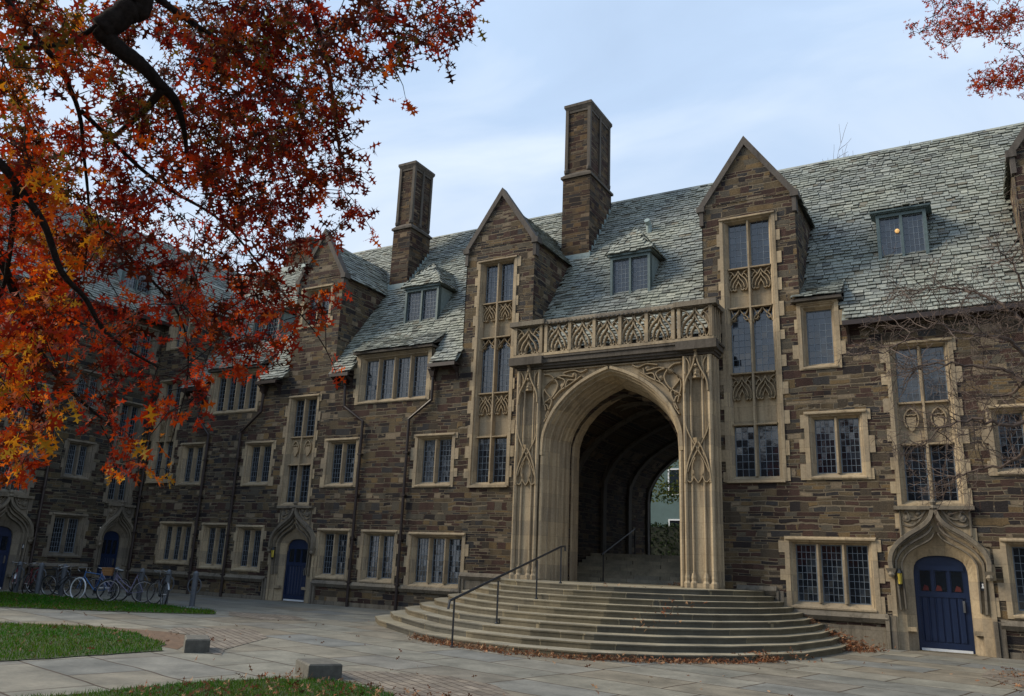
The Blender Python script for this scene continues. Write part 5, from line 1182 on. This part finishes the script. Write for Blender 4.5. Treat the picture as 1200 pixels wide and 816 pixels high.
def bare_tree(name, loc, label, height, seed, spread=1.0, levels=6, mat='bark_pale', r0=.12, lean=(0, 0, 0), group=None, first=1.2, kids=(3, 4), horiz=.5, zmin=0, wig=.16, rmin=.0, start=2, zmax=1e9):
    R = random.Random(seed); t = thing(name, label, 'tree', loc, 0, group); tk = MB(); tw = MB()
    def grow(p, d, L, r, lv):
        n = 4; pts = [p]
        for i in range(n):
            d = (d+Vector((R.gauss(0, wig), R.gauss(0, wig), R.gauss(0, wig*.75)+.03))).normalized(); pts.append(pts[-1]+d*L/n)
        if lv > 0 and min(q.z for q in pts) < (zmin if lv > 1 else zmin-.6): return
        if lv > 1 and max(q.z for q in pts) > zmax: return
        r = max(r, rmin); (tk if lv <= 2 else tw).tube(pts, r, max(r*.62, rmin*.6), n=7 if lv <= 2 else (4 if lv < 5 else 3), cap=False)
        if lv >= levels: return
        for k in range(R.randint(*kids)):
            i = R.randint(1 if lv else start, n); q = pts[i]; a = Vector((R.gauss(0, 1), R.gauss(0, 1), R.gauss(0, horiz))).normalized()
            nd = (d*R.uniform(.35, .8)+a*R.uniform(.5, .9)*spread+Vector(lean)*.25).normalized(); grow(q, nd, L*R.uniform(.58, .80), r*R.uniform(.45, .62), lv+1)
        grow(pts[-1], d, L*.75, r*.6, lv+1)
    grow(Vector((0, 0, -.05)), Vector((lean[0]*.3, lean[1]*.3, 1)).normalized(), height*first, r0, 0)
    tk.build('trunk', M[mat], t); tw.build('twigs', M[mat], t); return t
def dogwood():
    R = random.Random(23); base = Vector((2.9, -4.7, 0)); t = thing('dogwood_tree', 'small leafless tree with fine tangled twigs reaching over the windows near the right hand door', 'tree', tuple(base)); tk = MB(); tw = MB()
    def limb(pts, a, b):
        q = spl([tuple(Vector(tuple(p))-base) for p in pts], 6); m_ = len(q); q = [tuple(Vector(p)+Vector((R.gauss(0, .03), R.gauss(0, .03), R.gauss(0, .03)))) for p in q]
        tk.tube(q, [a+(b-a)*k/(m_-1) for k in range(m_)], n=7); return [Vector(p) for p in q], a, b
    def grow(p, d, L, r, lv):
        pts = [p]
        for k in range(4): d = (d+Vector((R.gauss(0, .24), R.gauss(0, .24), R.gauss(0, .16)+.02))).normalized(); pts.append(pts[-1]+d*L/4)
        tw.tube(pts, max(r, .0045), max(r*.55, .0026), n=4 if lv < 2 else 3, cap=False)
        if lv >= 3: return
        for k in range(R.randint(2, 3)):
            q = pts[R.randint(1, 4)]; a = Vector((R.gauss(0, 1), R.gauss(0, .8), R.gauss(0, .6))).normalized(); grow(q, (d*R.uniform(.4, .9)+a*.8).normalized(), L*R.uniform(.5, .8), r*.6, lv+1)
    fork = base+Vector((-.15, .05, 3.4)); limb([base, base+Vector((.04, 0, 1.5)), fork], .13, .10)
    LM = [[(1225, 470, 18.6), (1190, 440, 18.5), (1150, 430, 18.4), (1100, 426, 18.2), (1058, 436, 18.0)], [(1225, 420, 18.8), (1192, 372, 18.9), (1158, 348, 19.0), (1110, 338, 19.2), (1062, 342, 19.3)],
          [(1225, 500, 18.3), (1172, 498, 18.0), (1125, 492, 17.8), (1085, 515, 17.6)], [(1225, 400, 18.5), (1200, 335, 18.4), (1176, 300, 18.2)], [(1222, 440, 18.4), (1185, 402, 18.0), (1140, 392, 17.7), (1085, 384, 17.5), (1035, 415, 17.3)],
          [(1225, 520, 18.8), (1185, 540, 18.9), (1140, 552, 18.9), (1105, 560, 18.9)], [(1225, 450, 19.3), (1180, 462, 19.6), (1130, 470, 19.7)], [(1260, 380, 18.8), (1300, 330, 18.9), (1340, 320, 19)], [(1270, 430, 18.3), (1330, 420, 18), (1400, 430, 17.8)]]
    for l_ in LM:
        q, a, b = limb([fork]+[P3(*c) for c in l_], .055, .010)
        for k in range(int(len(q)*.38), len(q)):
            for _ in range(1 if k < len(q)-4 else 2):
                d = (q[min(k+1, len(q)-1)]-q[k-1]).normalized(); e = Vector((R.gauss(0, 1), R.gauss(0, .8), R.gauss(0, .75))).normalized(); grow(q[k], (d*.5+e*.9).normalized(), R.uniform(.45, .95), .011, 0)
    tk.build('trunk', M['bark_pale'], t); tw.build('twigs', M['bark_pale'], t)
dogwood()
bt = bare_tree('bare_tree', (-7.9, 25.0, 2.0), 'bare treetop just showing over the roof ridge, left one', 24.5, 5, spread=.9, levels=6, r0=.30, first=.36, kids=(2, 4), rmin=.022, group='bare trees behind the ridge')
bpy.context.view_layer.update()
_top = max((bt.matrix_world.inverted() @ (c.matrix_world @ v.co)).z for c in bt.children for v in c.data.vertices)
_fs = (26.0-2.0)/_top; bt.scale = (_fs*.55, _fs*.55, _fs)
def copy_tree(o, loc, rz, label, group, s=1.0):
    c = o.copy(); COL.objects.link(c); c.location = loc; c.rotation_euler = (0, 0, rz); c.scale = (s, s, s); c['label'] = label; c['group'] = group
    for ch in [x for x in bpy.data.objects if x.parent == o]:
        d = ch.copy(); COL.objects.link(d); d.parent = c
    return c
copy_tree(bt, (-4.9, 25.5, 2.0), 2.0, 'bare treetop just showing over the roof ridge, right one', 'bare trees behind the ridge').scale = (_fs*.55, _fs*.55, _fs*1.0)
for i, (x, y) in enumerate(((-26, -44), (-14, -48), (-5, -42), (9, -46), (-38, -40))): copy_tree(bt, (x, y, 0), i*1.3, 'tall leafless tree added behind the viewpoint for window reflections', 'added trees behind the viewpoint', .75)  # added out of view so the lower windows reflect dark branches

# fallen leaves
def litter(name, spots, seed, size=(.05, .10)):
    R = np.random.RandomState(seed); V, F, C = [], [], []
    for x, y, z, sx, n, hh in spots:
        for _ in range(n):
            p = np.array([x+R.randn()*sx, y+R.randn()*sx, z+.012+abs(R.randn())*hh]); d = np.array([R.randn(), R.randn(), R.randn()*.35])
            c = np.array([(.16, .070, .034), (.22, .11, .055), (.10, .045, .025), (.30, .18, .10), (.18, .06, .025)][R.randint(5)])*(.7+.6*R.rand()); add_leaf(V, F, C, p, d, R.uniform(*size), c, R, LEAF_O, 1.0)
    return tag(colmesh(name, V, F, C, M['leaf_dry']), kind='stuff')
sp = []
front = [(-11.0, -7.85), (-10.2, -8.2), (-9.6, -8.45), (-8.9, -8.55), (-8.2, -8.68), (-7.4, -8.62), (-6.7, -8.5), (-6.1, -8.15), (-5.5, -7.8), (-4.9, -7.2), (-4.35, -6.6), (-3.9, -5.7)]
for i, (x, y) in enumerate(front):
    nx = front[min(i+1, len(front)-1)]
    for k in range(5): f = k/5; sp.append((x+(nx[0]-x)*f, y+(nx[1]-y)*f, 0, .10, 30, .03))
for x, y, z, s_, n in ((-2.95, -1.6, 0, .22, 240), (-3.2, -.9, .1, .2, 220), (-3.55, -.7, .25, .16, 160), (-2.6, -1.2, 0, .2, 140), (-4.0, -.5, .5, .1, 40), (-3.6, -4.9, .0, .2, 60)): sp.append((x, y, z, s_, n, .07))
for k in range(4, 9): sp.append((-6.3-.0*k, -8.2+.5*k, k*HS, .25, 14, .004))
sp.append((-4.2, -5.6, HS, .18, 50, .01)); sp.append((-8.2, 1.6, 1.23, .2, 60, .02)); sp.append((-8.4, -2.8, 10*HS, .5, 14, .004))
litter('fallen_leaves', sp, 3)
R = np.random.RandomState(4); sp = []
for _ in range(520): sp.append((R.uniform(-9, -5.2), R.uniform(-16.6, -13.9), .03, .03, 1, .02))
for _ in range(110): sp.append((R.uniform(-18, -12.5), R.uniform(-16.5, -11.5), .03, .03, 1, .02))
for _ in range(90): sp.append((R.uniform(-30, -19), R.uniform(-10, -5.7), .03, .03, 1, .02))
for _ in range(120): sp.append((R.uniform(-16, 2), R.uniform(-15, -4), .0, .3, 1, .002))
for _ in range(60): sp.append((R.uniform(0, 1.5), R.uniform(-7, -3), .01, .2, 3, .005))
litter('fallen_leaves', sp, 5, (.05, .11))

# ================================================================== BEYOND THE ARCH, AND AN ADDED HALL BEHIND THE CAMERA
fb = thing('far_building', 'pale greenish stucco building seen through the archway', 'building', (-19, 34, 2.1))
m = MB(); m.box(-12, 12, 0, 8, 0, 12); m.build('wall', M['pale_wall'], fb); m = MB(); m.hexa([(-12.4, -.4, 12), (12.4, -.4, 12), (12.4, 8.4, 12), (-12.4, 8.4, 12), (-12, 3.8, 16), (12, 3.8, 16), (12, 4.2, 16), (-12, 4.2, 16)]); m.build('roof', M['slate'], fb)
for x in (-9, -6, -3, 0, 3, 6, 9):
    for z in (1.2, 4.8, 8.4):
        m = MB(); ring(m, [(x-.6, x+.6, z, z+1.9, .0), (x-.6, x+.6, z, z+1.9, -.06), (x-.5, x+.5, z+.1, z+1.8, -.06), (x-.5, x+.5, z+.1, z+1.8, .02)]); f_ = m.build('window', M['white'], fb)
        m = MB(); m.quad((x-.5, -.02, z+.1), (x+.5, -.02, z+.1), (x+.5, -.02, z+1.8), (x-.5, -.02, z+1.8)); m.a = [.2]; m.build('pane', M['glass'], f_)
def leafy(name, label, cat, loc, boxes, n, seed, cols, size=(.10, .18), trunk=None, group=None):
    R = np.random.RandomState(seed); V, F, C = [], [], []; t = thing(name, label, cat, loc)
    for _ in range(n):
        x0, x1, y0, y1, z0, z1 = boxes[R.randint(len(boxes))]; u = R.rand(3)*2-1
        if len(boxes) > 1:
            if (u**2).sum() > 1: continue
        p = np.array([(x0+x1)/2+u[0]*(x1-x0)/2, (y0+y1)/2+u[1]*(y1-y0)/2, (z0+z1)/2+u[2]*(z1-z0)/2]); add_leaf(V, F, C, p, R.randn(3), R.uniform(*size), np.array(cols[R.randint(len(cols))])*(.6+.8*R.rand()), R, LEAF_S)
    colmesh('foliage', V, F, C, M['grass'], t)
    m = MB()
    if trunk: m.tube(trunk[0], trunk[1], trunk[1]*.4, n=7)
    else: 
        for k in range(12): x = boxes[0][0]+.5+k*(boxes[0][1]-boxes[0][0])/12; m.tube([(x, 0, 0), (x, 0, boxes[0][5]-.2)], .04, .02, n=5)
    for b_ in (boxes if trunk else []): m.tube([trunk[0][-1], ((b_[0]+b_[1])/2, (b_[2]+b_[3])/2, (b_[4]+b_[5])/2)], trunk[1]*.35, .02, n=5)
    m.build('trunk' if trunk else 'stems', M['bark'], t)
    if not trunk: b0_ = boxes[0]; m = MB(); m.box(b0_[0]+.3, b0_[1]-.3, -.45, .45, 0, b0_[5]-.2); m.build('inner_growth', M['hedge'], t)
leafy('hedge', 'dark clipped hedge beyond the archway', 'hedge', (-16, 24, 2.1), [(-6, 7, -.6, .6, 0, 2.2)], 14000, 31, [(.012, .024, .008), (.02, .034, .010)], (.12, .2))
leafy('small_green_tree', 'green and yellow leaved tree framed by the archway', 'tree', (-12.2, 18.0, 2.1), [(-3.4, -.4, -1.2, 1.2, 2.9, 4.2), (-1.2, 2.2, -1.4, 1.2, 3.4, 5.2), (-3.4, .6, -1, 1.6, 4.2, 6.4)], 3000, 32, [(.025, .045, .014), (.05, .07, .015), (.10, .10, .02)], (.12, .22), ([(1.5, 0, 0), (1.2, 0, 1.5), (.3, .1, 3.2)], .12))
oh = thing('added_opposite_hall', 'long stone hall added out of view behind the viewpoint for window reflections', 'building', (-8, -66, 0))  # unseen, added to give the lower windows a dark mass to reflect
m = MB(); m.box(-50, 50, -10, 0, 0, 10.5); m.build('wall', M['quad_wall'], oh); m = MB(); m.hexa([(-50.5, -10.5, 10.5), (50.5, -10.5, 10.5), (50.5, .5, 10.5), (-50.5, .5, 10.5), (-50, -5.2, 16.5), (50, -5.2, 16.5), (50, -4.8, 16.5), (-50, -4.8, 16.5)]); m.build('roof', M['quad_wall'], oh)  # wall and roof of the added hall, out of view

# ================================================================== one piece, one object
def split_pieces(o):
    me = o.data; nv = len(me.vertices)
    if nv > 20000 or nv == 0: return
    par = list(range(nv))
    def find(a):
        while par[a] != a: par[a] = par[par[a]]; a = par[a]
        return a
    for e in me.edges:
        a, b = find(e.vertices[0]), find(e.vertices[1])
        if a != b: par[a] = b
    roots = [find(i) for i in range(nv)]; ids = {r: k for k, r in enumerate(sorted(set(roots)))}; k = len(ids)
    if k < 2 or k > 900: return
    isl = np.array([ids[r] for r in roots]); co = np.array([v.co[:] for v in me.vertices]); lo = np.full((k, 3), np.inf); hi = np.full((k, 3), -np.inf)
    np.minimum.at(lo, isl, co); np.maximum.at(hi, isl, co); size = (hi-lo).max(1)
    gap = np.maximum(0, np.maximum(lo[:, None]-hi[None], lo[None]-hi[:, None])); near = np.sqrt((gap**2).sum(2)) <= np.maximum(.02, .5*np.maximum(size[:, None], size[None]))
    pr = list(range(k))
    def f2(a):
        while pr[a] != a: pr[a] = pr[pr[a]]; a = pr[a]
        return a
    for a, b in zip(*np.nonzero(np.triu(near, 1))):
        a, b = f2(int(a)), f2(int(b))
        if a != b: pr[a] = b
    piece = [f2(i) for i in range(k)]; ps_ = sorted(set(piece))
    if len(ps_) < 2: return
    base = o.name.split('.')[0]; rn = me.attributes.get('rnd'); first = True
    for q in ps_:
        vs = [i for i in range(nv) if piece[isl[i]] == q]; mp = {v: i for i, v in enumerate(vs)}
        fs = [pl_ for pl_ in me.polygons if pl_.vertices[0] in mp]
        nm = bpy.data.meshes.new(base); nm.from_pydata([me.vertices[i].co[:] for i in vs], [], [tuple(mp[v] for v in f.vertices) for f in fs])
        if rn: nm.attributes.new('rnd', 'FLOAT', 'FACE').data.foreach_set('value', [rn.data[f.index].value for f in fs])
        nm.materials.append(me.materials[0])
        if first: tgt = o; first = False; newme = nm
        else:
            c = bpy.data.objects.new(base, nm); COL.objects.link(c); c.parent = o.parent
    o.data = newme
for o in list(bpy.data.objects):
    if o.type == 'MESH' and o.get('kind') is None and o.name.split('.')[0] in ('plinth', 'string_course', 'gutter', 'eave_bracket', 'niche_carving', 'tracery', 'bracket', 'coping', 'inner_handrail', 'spandrel_carving', 'hood_mould', 'carved_panel', 'glass', 'window_notice', 'mullion', 'panel', 'vault_rib', 'cheek', 'balustrade', 'balustrade_rail', 'cornice', 'fork', 'window', 'gable', 'door_surround', 'roof_deck', 'portal', 'arch_moulding', 'pier', 'wall', 'flashing', 'saddle_slates'):
        if o.name.split('.')[0] in ('wall', 'glass'): continue
        split_pieces(o)
